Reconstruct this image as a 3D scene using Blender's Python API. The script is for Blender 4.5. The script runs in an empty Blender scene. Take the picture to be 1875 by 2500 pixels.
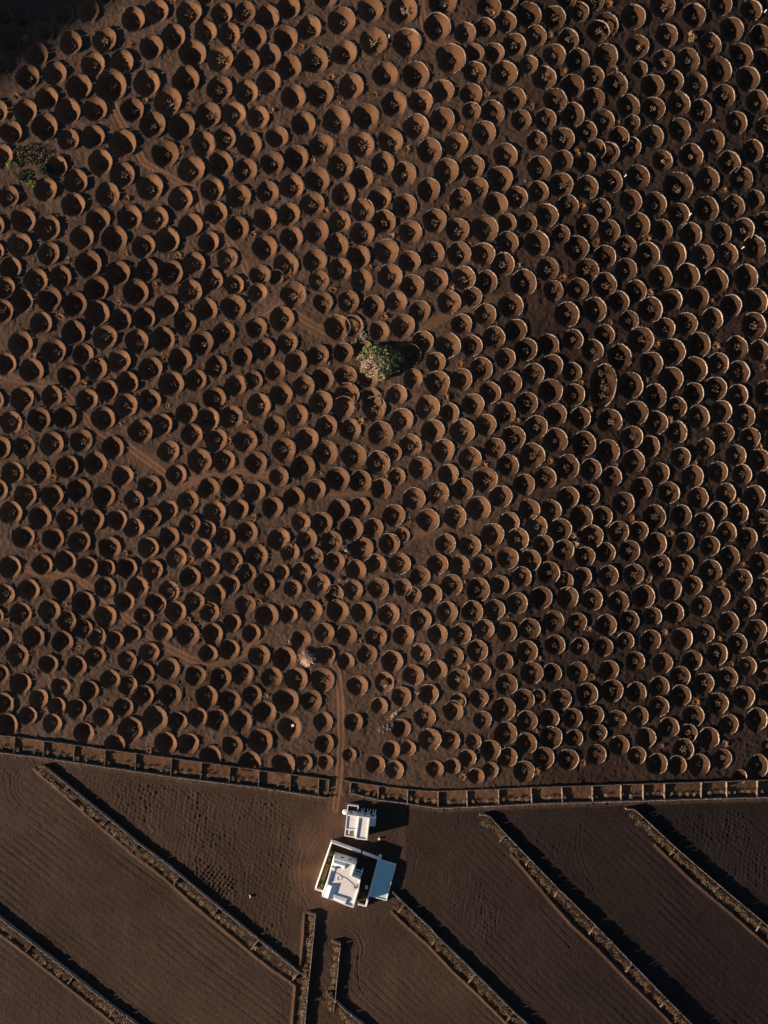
import bpy, bmesh, math, random
import numpy as np
from mathutils import Vector, Matrix, Quaternion
from mathutils.geometry import tessellate_polygon
random.seed(7); rng = np.random.default_rng(7)
sc = bpy.context.scene
R = math.radians

# ------------------------------------------------------------------ camera, sky, sun, exposure
H = 167.0; F = 1667.0                       # camera height (m) and focal length in photo pixels
cam = bpy.data.cameras.new('camera'); camo = bpy.data.objects.new('camera', cam)
sc.collection.objects.link(camo); sc.camera = camo
camo.location = (0, 0, H); camo.rotation_euler = (0, 0, 0)
cam.sensor_fit = 'VERTICAL'; cam.angle = 2*math.atan(1250/F)
cam.clip_start = 1; cam.clip_end = 9000
ELEV = 13.6; SUNX, SUNY = -0.970, -0.242     # towards the sun: left and a little down in the photo
w = bpy.data.worlds.new('World'); sc.world = w; w.use_nodes = True
nt = w.node_tree; nt.nodes.clear()
sky = nt.nodes.new('ShaderNodeTexSky'); sky.sky_type = 'NISHITA'; sky.sun_disc = False
sky.altitude = 2200; sky.air_density = 0.8; sky.dust_density = 0.1; sky.ozone_density = 1.6
sky.sun_elevation = R(ELEV); sky.sun_rotation = math.atan2(SUNX, SUNY) % (2*math.pi)
bg = nt.nodes.new('ShaderNodeBackground'); bg.inputs['Strength'].default_value = 0.05
wo = nt.nodes.new('ShaderNodeOutputWorld')
nt.links.new(sky.outputs[0], bg.inputs[0]); nt.links.new(bg.outputs[0], wo.inputs[0])
sl = bpy.data.lights.new('sun', 'SUN'); sl.energy = 5.0; sl.angle = R(0.53); sl.color = (1.0, 0.84, 0.68)
so = bpy.data.objects.new('sun', sl); sc.collection.objects.link(so)
ce, se = math.cos(R(ELEV)), math.sin(R(ELEV))
so.rotation_euler = Vector((-SUNX*ce, -SUNY*ce, -se)).to_track_quat('-Z', 'Y').to_euler()
so.location = (-60, -15, 60)
sc.view_settings.view_transform = 'Standard'; sc.view_settings.look = 'None'
sc.view_settings.gamma = 1; sc.view_settings.use_curve_mapping = False
sc.view_settings.exposure = 1.12
sc.cycles.max_bounces = 4; sc.cycles.diffuse_bounces = 2

# ------------------------------------------------------------------ helpers
COL = sc.collection
def tag(o, label=None, cat=None, group=None, kind=None):
    if label: o['label'] = label
    if cat: o['category'] = cat
    if group: o['group'] = group
    if kind: o['kind'] = kind
    return o
def link(name, me, parent=None, loc=None):
    o = bpy.data.objects.new(name, me); COL.objects.link(o)
    if parent: o.parent = parent
    if loc is not None: o.location = loc
    return o
def empty(name, loc):
    return link(name, None, None, loc)
def mesh_np(name, V, Fq, mat, tint=None, smooth=False):
    """V (n,3), Fq list/array of faces (tri or quad)."""
    me = bpy.data.meshes.new(name)
    me.from_pydata([tuple(v) for v in V], [], [tuple(int(i) for i in f) for f in Fq])
    if mat: me.materials.append(mat)
    if tint is not None:
        a = me.color_attributes.new('tint', 'FLOAT_COLOR', 'POINT')
        t = np.ones((len(V), 4), np.float32); t[:, :3] = tint
        a.data.foreach_set('color', t.ravel())
    if smooth: me.polygons.foreach_set('use_smooth', [True]*len(me.polygons))
    me.update(); return me
def mesh_fast(name, V, Q, mat, tint=None, smooth=False):
    """numpy quads or tris (m,k)"""
    me = bpy.data.meshes.new(name); V = np.asarray(V, np.float32); Q = np.asarray(Q, np.int32)
    k = Q.shape[1]
    me.vertices.add(len(V)); me.vertices.foreach_set('co', V.ravel())
    me.loops.add(Q.size); me.loops.foreach_set('vertex_index', Q.ravel())
    me.polygons.add(len(Q)); me.polygons.foreach_set('loop_start', np.arange(0, Q.size, k, dtype=np.int32))
    if mat: me.materials.append(mat)
    if tint is not None:
        a = me.color_attributes.new('tint', 'FLOAT_COLOR', 'POINT')
        t = np.ones((len(V), 4), np.float32); t[:, :3] = tint
        a.data.foreach_set('color', t.ravel())
    me.update(calc_edges=True)
    me.polygons.foreach_set('use_smooth', np.full(len(Q), smooth))
    return me
def mat_simple(name, col, rough=0.9, noise=0.15, scale=4.0, bump=0.0):
    m = bpy.data.materials.new(name); m.use_nodes = True; t = m.node_tree
    b = t.nodes['Principled BSDF']; b.inputs['Roughness'].default_value = rough
    b.inputs['Specular IOR Level'].default_value = 0.2
    tc = t.nodes.new('ShaderNodeTexCoord'); n = t.nodes.new('ShaderNodeTexNoise')
    n.inputs['Scale'].default_value = scale; n.inputs['Detail'].default_value = 5
    t.links.new(tc.outputs['Object'], n.inputs['Vector'])
    mx = t.nodes.new('ShaderNodeMix'); mx.data_type = 'RGBA'
    mx.inputs[6].default_value = tuple(c*(1-noise) for c in col)+(1,)
    mx.inputs[7].default_value = tuple(min(1, c*(1+noise)) for c in col)+(1,)
    t.links.new(n.outputs['Fac'], mx.inputs[0]); t.links.new(mx.outputs[2], b.inputs['Base Color'])
    if bump:
        bp = t.nodes.new('ShaderNodeBump'); bp.inputs['Distance'].default_value = bump
        t.links.new(n.outputs['Fac'], bp.inputs['Height']); t.links.new(bp.outputs[0], b.inputs['Normal'])
    return m
def mat_tint(name, rough=0.9, noise=0.3, scale=3.0):
    m = bpy.data.materials.new(name); m.use_nodes = True; t = m.node_tree
    b = t.nodes['Principled BSDF']; b.inputs['Roughness'].default_value = rough
    b.inputs['Specular IOR Level'].default_value = 0.15
    at = t.nodes.new('ShaderNodeAttribute'); at.attribute_name = 'tint'
    ge = t.nodes.new('ShaderNodeNewGeometry'); n = t.nodes.new('ShaderNodeTexNoise')
    n.inputs['Scale'].default_value = scale; n.inputs['Detail'].default_value = 3
    t.links.new(ge.outputs['Position'], n.inputs['Vector'])
    mr = t.nodes.new('ShaderNodeMapRange'); mr.inputs[1].default_value = .25; mr.inputs[2].default_value = .75
    mr.inputs[3].default_value = 1-noise; mr.inputs[4].default_value = 1+noise
    t.links.new(n.outputs['Fac'], mr.inputs[0])
    mx = t.nodes.new('ShaderNodeVectorMath'); mx.operation = 'SCALE'
    t.links.new(at.outputs['Color'], mx.inputs[0]); t.links.new(mr.outputs[0], mx.inputs['Scale'])
    t.links.new(mx.outputs[0], b.inputs['Base Color'])
    return m
M_STONE = mat_tint('lava_stone', noise=0.35, scale=2.2)
M_PLANT = mat_tint('dry_plant', noise=0.35, scale=5.0)
M_LEAF = mat_tint('leaf', rough=0.6, noise=0.3, scale=2.0)
M_WHITE = mat_simple('lime_plaster', (0.83, 0.80, 0.76), 0.85, 0.06, 1.1)
M_ROOF = mat_simple('roof_plaster', (0.82, 0.73, 0.66), 0.9, 0.10, 0.9)
M_TERRACE = mat_simple('shade_blue_plaster', (0.50, 0.69, 0.64), 0.9, 0.08, 0.7)  # blue of the shade painted into the white deck colour
M_DARK = mat_simple('window_opening', (0.02, 0.02, 0.022), 0.4, 0.1)
M_WOOD = mat_simple('brown_wood', (0.23, 0.12, 0.06), 0.7, 0.3, 6)
M_HOSE = mat_simple('brown_hose', (0.42, 0.24, 0.15), 0.6, 0.15)

# ------------------------------------------------------------------ gentle relief of the land, slopes shaped to dim the right and bottom
gx = np.arange(-170, 171, 2.0); gy = np.arange(-190, 191, 2.0)
def sm(a, b, x): 
    t = np.clip((x-a)/(b-a), 0, 1); return t*t*(3-2*t)
GX, GY = np.meshgrid(gx, gy)
slope = (0.022 - 0.012*sm(-20, -95, GX) - 0.068*sm(0, 55, GX) - 0.035*sm(40, 90, GX)
         - 0.022*sm(-72, -120, GY)*sm(40, 0, GX) - 0.035*sm(-76, -112, GY)*sm(0, 50, GX))
slope *= sm(168, 130, np.abs(GX))
TG = np.cumsum(slope, axis=1)*2.0; TG -= TG[:, [85]]
TG *= 1.0
def T(x, y):
    x = np.clip(np.asarray(x, float), -169.9, 169.9); y = np.clip(np.asarray(y, float), -189.9, 189.9)
    fx = (x+170)/2; fy = (y+190)/2; i = fx.astype(int); j = fy.astype(int); u = fx-i; v = fy-j
    return (TG[j, i]*(1-u)*(1-v)+TG[j, i+1]*u*(1-v)+TG[j+1, i]*(1-u)*v+TG[j+1, i+1]*u*v)
def at(px, py, h=0.0):
    """point h metres above the land seen at photo pixel px,py"""
    z = h
    for _ in range(5):
        x = (px-937.5)/F*(H-z); y = -(py-1250)/F*(H-z); z = float(T(x, y))+h
    return np.array([x, y, z])
def atz(px, py, z):
    return np.array([(px-937.5)/F*(H-z), -(py-1250)/F*(H-z), z])
def normal(x, y):
    e = 1.0
    return Vector((-(T(x+e, y)-T(x-e, y))/(2*e), -(T(x, y+e)-T(x, y-e))/(2*e), 1)).normalized()

PITS = """272,210,37.4 1655,457,35.7 1100,143,35 984,24,33.8 993,104,33.8 300,351,33.3 1080,2,33.3 411,248,33 443,310,33 834,51,32.8 471,131,32.5 454,195,32.5 468,414,32.5 821,295,32.5 366,458,32.5 912,102,32.3 404,376,32.1 768,148,32.1 782,229,32.1 1067,65,32.1 359,204,31.8 217,645,31.8 1472,941,31.8,51.8 193,213,31.3 374,306,31.3 111,311,31.3 538,145,31.3 1015,183,31.3 1184,558,31.3 1564,830,31.3 1641,859,31.3 378,1754,31.3 166,272,30.9 462,31,30.9 893,285,30.9 117,557,30.9 280,583,30.9 332,714,30.9 537,217,30.6 509,281,30.6 962,254,30.6 882,354,30.6 832,405,30.6 1231,180,30.6 237,765,30.6 1278,690,30.6 1539,941,30.6 151,34,30.1 251,-17,30.1 604,152,30.1 539,400,30.1 904,24,30.1 841,130,30.1 857,211,30.1 1016,310,30.1 1290,37,30.1 1618,14,30.1 1756,171,30.1 409,587,30.1 288,668,30.1 417,666,30.1 774,440,30.1 698,648,30.1 717,719,30.1 823,799,30.1 1220,437,30.1 1310,595,30.1 1820,677,30.1 1747,686,30.1 1844,736,30.1 1840,794,30.1 131,858,30.1 419,937,30.1 1093,843,30.1 1696,902,30.1 319,1780,30.1 699,1710,30.1 705,165,29.9 716,237,29.7 941,183,29.7 58,538,29.7 1587,756,29.7 397,828,29.7 487,1125,29.7 636,1809,29.7 256,98,29.4 246,396,29.4 497,351,29.4 609,353,29.4 723,386,29.4 953,345,29.4 1048,369,29.4 1546,41,29.4 300,427,29.4 240,537,29.4 317,531,29.4 382,533,29.4 236,705,29.4 121,730,29.4 183,743,29.4 773,566,29.4 647,605,29.4 570,750,29.4 688,778,29.4 943,614,29.4 1247,746,29.4 1384,768,29.4 1581,622,29.4 180,813,29.4 257,824,29.4 51,838,29.4 78,905,29.4 740,1141,29.4 864,1113,29.4 1300,1112,29.4 1705,841,29.4 1512,871,29.4 1638,926,29.4 370,116,28.9 228,157,28.9 298,153,28.9 233,268,28.9 227,335,28.9 755,69,28.9 424,89,28.9 698,94,28.9 601,225,28.9 571,278,28.9 599,416,28.9 795,-10,28.9 1080,293,28.9 986,425,28.9 1090,417,28.9 1479,137,28.9 1503,207,28.9 1397,281,28.9 1446,-2,28.9 1786,72,28.9 1825,192,28.9 1687,381,28.9 186,444,28.9 263,475,28.9 50,599,28.9 5,761,28.9 584,481,28.9 712,455,28.9 466,550,28.9 839,475,28.9 952,675,28.9 1451,756,28.9 1727,438,28.9 1725,510,28.9 1646,621,28.9 1678,673,28.9 368,900,28.9 307,990,28.9 344,1053,28.9 127,1083,28.9 -2,1093,28.9 440,878,28.9 1044,995,28.9 929,1058,28.9 1425,1083,28.9 1872,958,28.9 193,1198,28.9 326,48,28.5 383,27,28.5 89,133,28.5 135,180,28.5 653,43,28.5 704,19,28.5 656,201,28.5 741,303,28.5 1027,250,28.5 785,356,28.5 1316,411,28.5 1809,135,28.5 112,464,28.5 180,501,28.5 201,580,28.5 88,684,28.5 52,734,28.5 407,749,28.5 442,486,28.5 579,557,28.5 769,637,28.5 465,712,28.5 988,503,28.5 885,570,28.5 1120,620,28.5 1370,452,28.5 1408,605,28.5 1476,695,28.5 1557,432,28.5 1809,437,28.5 1558,550,28.5 1612,678,28.5 335,834,28.5 55,973,28.5 253,1022,28.5 493,837,28.5 632,989,28.5 507,1024,28.5 564,1019,28.5 693,1098,28.5 1068,935,28.5 783,984,28.5 1129,1053,28.5 795,1105,28.5 824,1170,28.5 1344,955,28.5 1489,1028,28.5 1356,1075,28.5 1385,1139,28.5 1185,1171,28.5 1598,967,28.5 1553,1008,28.5 204,1472,28.5 459,1549,28.5 882,1340,28.5 1168,1241,28.5 1229,1732,28.5 324,270,28.2 1397,211,28.2 1202,275,28.2 1234,380,28.2 1679,147,28.2 648,534,28.2 1061,539,28.2 822,599,28.2 1065,685,28.2 1210,499,28.2 233,1131,28.2 923,1130,28.2 1253,1069,28.2 98,1262,28.2 695,1607,28.2 787,1660,28.2 69,189,28 63,272,28 548,338,28 1694,37,28 215,25,27.7 115,241,27.7 5,381,27.7 623,90,27.7 498,-14,27.7 935,400,27.7 1194,18,27.7 1352,43,27.7 1481,60,27.7 1329,190,27.7 1356,245,27.7 1182,324,27.7 1733,110,27.7 1534,260,27.7 1657,253,27.7 1709,271,27.7 1873,313,27.7 1741,345,27.7 351,601,27.7 519,463,27.7 764,498,27.7 527,520,27.7 503,756,27.7 452,789,27.7 937,542,27.7 1117,562,27.7 876,628,27.7 1056,619,27.7 830,658,27.7 1006,699,27.7 1132,679,27.7 1096,738,27.7 984,796,27.7 1432,458,27.7 1334,526,27.7 1599,498,27.7 1841,604,27.7 1714,625,27.7 292,882,27.7 96,1023,27.7 160,1020,27.7 199,1076,27.7 527,1073,27.7 600,1076,27.7 749,1073,27.7 848,963,27.7 914,996,27.7 1484,1102,27.7 1798,849,27.7 1590,888,27.7 1815,1016,27.7 1704,1018,27.7 1602,1032,27.7 366,1187,27.7 27,1251,27.7 227,1269,27.7 652,1502,27.7 858,1291,27.7 1444,1310,27.7 1167,1439,27.7 1597,1261,27.7 43,1600,27.7 7,1718,27.7 16,1768,27.7 723,1657,27.7 416,1696,27.7 708,1776,27.7 692,1866,27.7 28,324,27.2 559,84,27.2 658,135,27.2 665,399,27.2 1080,223,27.2 1113,353,27.2 1374,340,27.2 1627,86,27.2 1767,235,27.2 352,778,27.2 705,523,27.2 712,581,27.2 517,684,27.2 927,484,27.2 1002,567,27.2 1228,645,27.2 169,920,27.2 366,978,27.2 165,1139,27.2 981,1025,27.2 1546,1126,27.2 254,1211,27.2 58,1311,27.2 121,1491,27.2 1734,1394,27.2 647,1738,27.2 405,1814,27.2 106,77,27 174,106,27 -7,272,27 502,78,27 630,286,27 1256,110,27 1411,147,27 1557,113,27 1593,210,27 1699,207,27 1848,248,27 1596,265,27 1659,317,27 1780,397,27 120,619,27 359,660,27 148,677,27 101,789,27 294,781,27 474,643,27 883,434,27 1046,463,27 886,514,27 829,542,27 1492,443,27 1476,627,27 1180,621,27 1434,660,27 1703,727,27 1675,791,27 235,900,27 311,935,27 27,1031,27 276,1093,27 31,1153,27 98,1152,27 524,972,27 394,1037,27 547,1125,27 1057,1052,27 1026,1143,27 1309,1042,27 1803,909,27 1747,948,27 1854,1124,27 63,1209,27 128,1209,27 -7,1197,27 268,1337,27 25,1384,27 212,1385,27 258,1505,27 524,1250,27 681,1316,27 627,1356,27 1419,1262,27 1202,1305,27 1600,1328,27 1571,1456,27 505,1700,27 560,1710,27 610,1861,27 1234,1790,27 1815,1702,27 1846,1756,27 1849,1870,27 1257,241,26.5 1449,242,26.5 1155,407,26.5 1856,88,26.5 1866,147,26.5 1797,300,26.5 1593,334,26.5 139,408,26.5 27,655,26.5 653,469,26.5 883,685,26.5 1432,551,26.5 1337,656,26.5 1540,491,26.5 1686,572,26.5 1815,560,26.5 1870,544,26.5 1528,658,26.5 1880,665,26.5 14,888,26.5 213,976,26.5 59,1090,26.5 547,812,26.5 723,883,26.5 687,964,26.5 1082,1099,26.5 1284,853,26.5 1175,900,26.5 1347,893,26.5 1147,1119,26.5 1690,1163,26.5 131,1315,26.5 195,1322,26.5 71,1440,26.5 154,1439,26.5 51,1497,26.5 83,1555,26.5 1045,1270,26.5 1111,1261,26.5 1368,1293,26.5 1565,1192,26.5 1841,1212,26.5 1716,1279,26.5 1809,1416,26.5 1637,1439,26.5 413,1632,26.5 592,1645,26.5 530,1757,26.5 1049,1805,26.5 1298,1643,26.5 1494,1686,26.5 1345,1800,26.5 1751,1718,26.5 168,342,26 677,335,26 1461,76,26 1354,135,26 1150,231,26 1621,148,26 1837,368,26 -14,551,26 12,703,26 911,748,26 1165,460,26 1487,564,26 1187,687,26 1657,523,26 1792,503,26 1775,621,26 1639,733,26 1784,746,26 1738,779,26 262,953,26 -16,977,26 300,1162,26 646,853,26 528,895,26 478,928,26 576,940,26 741,943,26 456,1008,26 469,1061,26 726,1014,26 412,1101,26 626,1130,26 1000,866,26 839,994,26 1002,1087,26 880,1175,26 1259,806,26 1206,824,26 1247,934,26 1401,964,26 1155,988,26 1286,984,26 1231,1008,26 1331,1167,26 1753,888,26 1800,965,26 1760,1004,26 1651,1055,26 1543,1067,26 368,1263,26 160,1370,26 257,1434,26 336,1433,26 5,1557,26 568,1187,26 548,1311,26 603,1299,26 566,1370,26 429,1493,26 1011,1217,26 827,1245,26 962,1258,26 780,1427,26 824,1491,26 1223,1212,26 1309,1285,26 1264,1316,26 1293,1368,26 1340,1398,26 1321,1459,26 1385,1459,26 1522,1228,26 1855,1376,26 153,1566,26 350,1698,26 633,1600,26 589,1759,26 460,1815,26 1119,1660,26 1750,1597,26 1692,1748,26 1729,1802,26 1706,1867,26 1159,177,25.8 1761,11,25.8 1261,482,25.8 203,865,25.8 788,924,25.8 1126,926,25.8 797,1041,25.8 1446,855,25.8 1357,1012,25.8 665,1239,25.8 645,1425,25.8 760,1490,25.8 785,1276,25.8 808,1322,25.8 51,1668,25.8 539,1655,25.8 1433,1694,25.8 362,1337,25.6 25,107,25.3 542,33,25.3 598,30,25.3 1135,80,25.3 1234,54,25.3 1308,88,25.3 1449,188,25.3 1474,294,25.3 1332,292,25.3 1486,373,25.3 1834,25,25.3 22,480,25.3 510,591,25.3 555,632,25.3 635,673,25.3 1124,486,25.3 1000,639,25.3 851,736,25.3 1313,469,25.3 1387,502,25.3 1239,592,25.3 1411,705,25.3 1185,768,25.3 1760,570,25.3 1528,602,25.3 1552,710,25.3 127,967,25.3 626,801,25.3 670,1040,25.3 861,796,25.3 1032,834,25.3 777,868,25.3 855,1048,25.3 1151,844,25.3 1303,913,25.3 1196,959,25.3 1185,1037,25.3 1240,1136,25.3 1442,1146,25.3 1622,802,25.3 1854,856,25.3 1873,1023,25.3 1585,1090,25.3 310,1387,25.3 11,1451,25.3 381,1473,25.3 510,1192,25.3 622,1200,25.3 718,1215,25.3 460,1222,25.3 413,1311,25.3 465,1409,25.3 413,1443,25.3 519,1547,25.3 1070,1204,25.3 1129,1195,25.3 976,1376,25.3 1053,1452,25.3 883,1496,25.3 949,1499,25.3 1027,1513,25.3 918,1555,25.3 1279,1183,25.3 1387,1214,25.3 1344,1246,25.3 1147,1332,25.3 1445,1464,25.3 1509,1469,25.3 1479,1526,25.3 1633,1203,25.3 1862,1270,25.3 1823,1314,25.3 1780,1359,25.3 1612,1380,25.3 1778,1519,25.3 1846,1538,25.3 1665,1559,25.3 515,1845,25.3 957,1614,25.3 1037,1750,25.3 760,1710,25.3 1286,1590,25.3 1237,1671,25.3 1278,1708,25.3 1284,1815,25.3 1327,1850,25.3 1279,1883,25.3 1717,1669,25.3 1775,1655,25.3 1661,1698,25.3 1668,1829,25.3 104,1379,25.1 187,1626,25.1 1616,562,24.8 702,837,24.8 431,1159,24.8 845,918,24.8 1338,841,24.8 1416,1020,24.8 1693,960,24.8 1796,1112,24.8 327,1289,24.8 373,1391,24.8 431,1362,24.8 770,1195,24.8 1103,1428,24.8 1091,1494,24.8 985,1551,24.8 1292,1244,24.8 1240,1363,24.8 1262,1472,24.8 1153,1492,24.8 1293,1535,24.8 1704,1215,24.8 1510,1298,24.8 1773,1300,24.8 1537,1345,24.8 1547,1402,24.8 1711,1480,24.8 233,1602,24.8 187,1730,24.8 252,1750,24.8 205,1788,24.8 478,1649,24.8 1165,1588,24.8 1369,1707,24.8 1387,1854,24.8 1588,1563,24.8 0,159,24.6 1387,96,24.6 1432,321,24.6 1644,197,24.6 968,736,24.6 1025,759,24.6 1466,511,24.6 1651,994,24.6 1831,1069,24.6 1752,1152,24.6 1609,1155,24.6 165,1267,24.6 286,1269,24.6 304,1469,24.6 465,1280,24.6 475,1469,24.6 950,1327,24.6 1068,1377,24.6 924,1437,24.6 1376,1343,24.6 1663,1258,24.6 353,1643,24.6 560,1585,24.6 664,1653,24.6 568,1819,24.6 873,1674,24.6 1286,1760,24.6 1632,1776,24.6 1604,1864,24.6 53,46,24.1 10,41,24.1 1413,29,24.1 1206,130,24.1 1272,293,24.1 1310,345,24.1 1374,392,24.1 1429,398,24.1 1240,-2,24.1 1511,335,24.1 1540,359,24.1 1617,392,24.1 1880,200,24.1 779,685,24.1 1286,545,24.1 1511,736,24.1 1127,792,24.1 1094,1158,24.1 1399,829,24.1 1208,1094,24.1 1493,1164,24.1 1767,1057,24.1 1661,1117,24.1 1892,1071,24.1 328,1221,24.1 410,1244,24.1 583,1242,24.1 749,1314,24.1 493,1338,24.1 601,1400,24.1 512,1494,24.1 600,1476,24.1 930,1193,24.1 879,1238,24.1 817,1371,24.1 1121,1380,24.1 846,1550,24.1 1126,1547,24.1 1439,1208,24.1 1243,1275,24.1 1470,1261,24.1 1485,1405,24.1 1352,1516,24.1 1668,1379,24.1 1821,1482,24.1 1882,1494,24.1 365,1592,24.1 -2,1645,24.1 149,1677,24.1 270,1659,24.1 312,1672,24.1 302,1726,24.1 281,1815,24.1 1009,1648,24.1 1409,1641,24.1 1197,1831,24.1 1617,1619,24.1 1872,1588,24.1 1553,1690,24.1 1609,1676,24.1 1870,1636,24.1 1608,1725,24.1 1576,1801,24.1 1455,364,23.6 572,696,23.6 789,739,23.6 1351,709,23.6 1152,725,23.6 1535,783,23.6 673,906,23.6 926,809,23.6 838,861,23.6 886,854,23.6 899,924,23.6 969,963,23.6 1476,817,23.6 1234,875,23.6 1811,1158,23.6 163,1515,23.6 353,1504,23.6 203,1535,23.6 236,1554,23.6 736,1397,23.6 562,1426,23.6 527,1449,23.6 869,1391,23.6 917,1377,23.6 1428,1359,23.6 1478,1349,23.6 1208,1488,23.6 1803,1253,23.6 1733,1333,23.6 1880,1328,23.6 1861,1434,23.6 1645,1496,23.6 1536,1515,23.6 218,1685,23.6 128,1766,23.6 483,1750,23.6 1067,1635,23.6 1046,1694,23.6 1106,1735,23.6 1486,1636,23.6 1800,1571,23.6 1690,1612,23.6 1661,1651,23.6 1762,1852,23.6 1185,68,23.4 398,1543,23.4 1088,1327,23.4 792,1545,23.4 1068,1548,23.4 1273,1408,23.4 1772,1204,23.4 1758,1456,23.4 119,1621,23.4 95,1704,23.4 616,1696,23.4 434,1761,23.4 1355,1574,23.4 1158,131,22.9 1385,-5,22.9 1875,405,22.9 -12,614,22.9 629,715,22.9 593,871,22.9 618,929,22.9 681,1164,22.9 1064,884,22.9 1008,924,22.9 905,970,22.9 1097,1008,22.9 322,1547,22.9 734,1275,22.9 505,1294,22.9 708,1347,22.9 513,1387,22.9 766,1359,22.9 912,1289,22.9 1026,1406,22.9 862,1439,22.9 1326,1329,22.9 1176,1379,22.9 1409,1520,22.9 1182,1535,22.9 1238,1543,22.9 1752,1248,22.9 1690,1429,22.9 280,1563,22.9 311,1612,22.9 68,1747,22.9 734,1561,22.9 1028,1594,22.9 795,1600,22.9 897,1597,22.9 938,1665,22.9 980,1700,22.9 789,1761,22.9 1099,1807,22.9 1347,1643,22.9 1341,1754,22.9 1398,1753,22.9 1239,1848,22.9 1456,1841,22.9 1550,1614,22.9 1873,1689,22.9 1559,1748,22.9 1779,1768,22.9 1512,1819,22.9 1652,1868,22.9 1421,1408,22.4 1559,1296,22.4 863,1762,22.4 792,1814,22.4 917,1866,22.4 1290,158,22.2 1238,545,22.2 1843,487,22.2 1397,908,22.2 1722,1093,22.2 260,1388,22.2 614,1545,22.2 816,1450,22.2 1376,1418,22.2 1721,1547,22.2 139,1724,22.2 509,1596,22.2 979,1778,22.2 1473,1579,22.2 1175,1642,22.2 1679,1790,22.2 1151,272,21.7 1369,572,21.7 -12,1504,21.7 567,1520,21.7 1220,1427,21.7 1870,1169,21.7 1672,1322,21.7 1593,1505,21.7 1109,1602,21.7 963,1879,21.7 1169,1704,21.7 1452,1745,21.7 1825,1626,21.7 1506,1756,21.7 715,1437,21.2 705,1500,21.2 1178,1757,21.2 1401,1802,21.2 1555,1844,21.2 1415,1578,21 1526,1565,21 959,1105,20.5 984,1434,20.5 844,1614,20.5 955,1829,20.5 1231,1615,20.5 1460,1789,20.5 1141,1850,20.5 1062,1877,20 969,1163,19.8 743,1861,19.8 926,1723,19.8 1561,169,19.3 1008,1453,19.3 1104,1870,19.3 1197,1879,18.8 1162,1894,18.8 1544,299,18.1 675,677,18.1 688,1396,18.1 981,1306,18.1 1119,1710,18.1 996,1826,18.1 795,1860,18.1 1156,1809,18.1 1313,1700,17.4 1805,1896,17.4 853,1842,16.9 1875,1821,16.9"""
TUFTS = """318,110 42,237 356,248 65,94 424,5 573,119 736,115 462,258 664,271 445,364 573,375 765,392 809,189 916,231 828,254 1127,313 993,366 1203,28 1344,86 1376,177 1190,231 1298,263 1409,373 1503,170 1486,10 1687,89 1741,297 1509,299 311,487 165,636 307,621 379,696 291,739 149,774 618,573 436,624 459,749 706,678 923,443 794,517 1091,508 955,578 902,652 815,708 1102,705 938,773 1146,595 1281,443 1421,503 1456,593 1267,648 1374,679 1581,585 1586,715 1738,734 1767,464 82,870 395,873 205,938 293,1037 66,1057 552,861 410,991 600,1032 560,1078 450,1100 703,1058 650,820 801,888 1122,890 1088,970 880,1030 782,1155 1210,791 1362,856 1419,934 1262,1026 1440,1000 1181,1134 1343,1125 1504,1136 1490,788 1603,840 1747,846 1579,929 1861,896 1635,1025 1727,1047 1696,1131 1855,1089 131,1167 289,1227 186,1246 84,1338 307,1350 158,1476 19,1516 532,1214 621,1264 466,1364 633,1467 460,1513 941,1164 999,1269 842,1358 979,1294 1192,1344 1403,1328 1238,1506 1132,1420 1437,1535 1543,1264 1635,1302 1585,1415 1762,1425 1813,1377 1800,1222 193,1580 86,1642 256,1709 366,1832 458,1708 650,1698 515,1801 751,1814 703,1566 1020,1686 1008,1862 1131,1896 1034,1886 877,1567 1139,1630 1315,1607 1445,1651 1309,1785 1423,1862 1309,1882 1622,1543 1755,1559 1615,1820 1770,1815 1699,1713 1786,1621"""
pits = []
for s in PITS.split():
    v = [float(q) for q in s.split(',')]
    c = at(v[0], v[1]); sc_ = (H-c[2])/F
    pits.append((v[0], v[1], c[0], c[1], v[2]*sc_, (v[3] if len(v) > 3 else v[2])*sc_))
NOWALL = [(714, 1775), (776, 1770), (735, 1561)]

# lines of the long walls, in photo pixels
WALLS = {
 'A': [(95, 1872), (104, 1871), (111, 1875), (169, 1922), (265, 1999.6), (337.5, 2060), (400, 2105.6), (440, 2138.7), (536, 2218), (633, 2297), (730, 2375)],
 'B': [(-45, 2209), (0, 2243.5), (79.6, 2305), (179.6, 2384.5), (279.7, 2464), (330, 2500), (400, 2556)],
 'C': [(748, 2228), (756, 2230), (769.6, 2236.5), (765.4, 2287), (755.3, 2382), (750.6, 2424), (744, 2500), (738, 2560)],
 'D': [(811, 2298.7), (830.8, 2306), (824.5, 2373.6), (818, 2443), (814, 2466)],
 'E': [(797, 2426), (816, 2442), (847.7, 2472.8), (883.5, 2500), (950, 2553)],
 'G': [(959.5, 2180.6), (989, 2210), (1050, 2267), (1069.3, 2289), (1161.8, 2379.4), (1256.3, 2474), (1285.7, 2500), (1340, 2550)],
 'K': [(1172, 1991), (1180, 1989), (1196, 1994.7), (1235, 2038), (1293, 2098), (1365, 2173), (1400, 2206), (1454, 2260.5), (1544.7, 2354.7), (1632, 2444.5), (1687, 2499), (1740, 2552)],
 'L': [(1529, 1976), (1549, 1977.4), (1566, 1991.7), (1652, 2072), (1755, 2160.6), (1864, 2252.3), (1925, 2306)],
}
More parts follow.
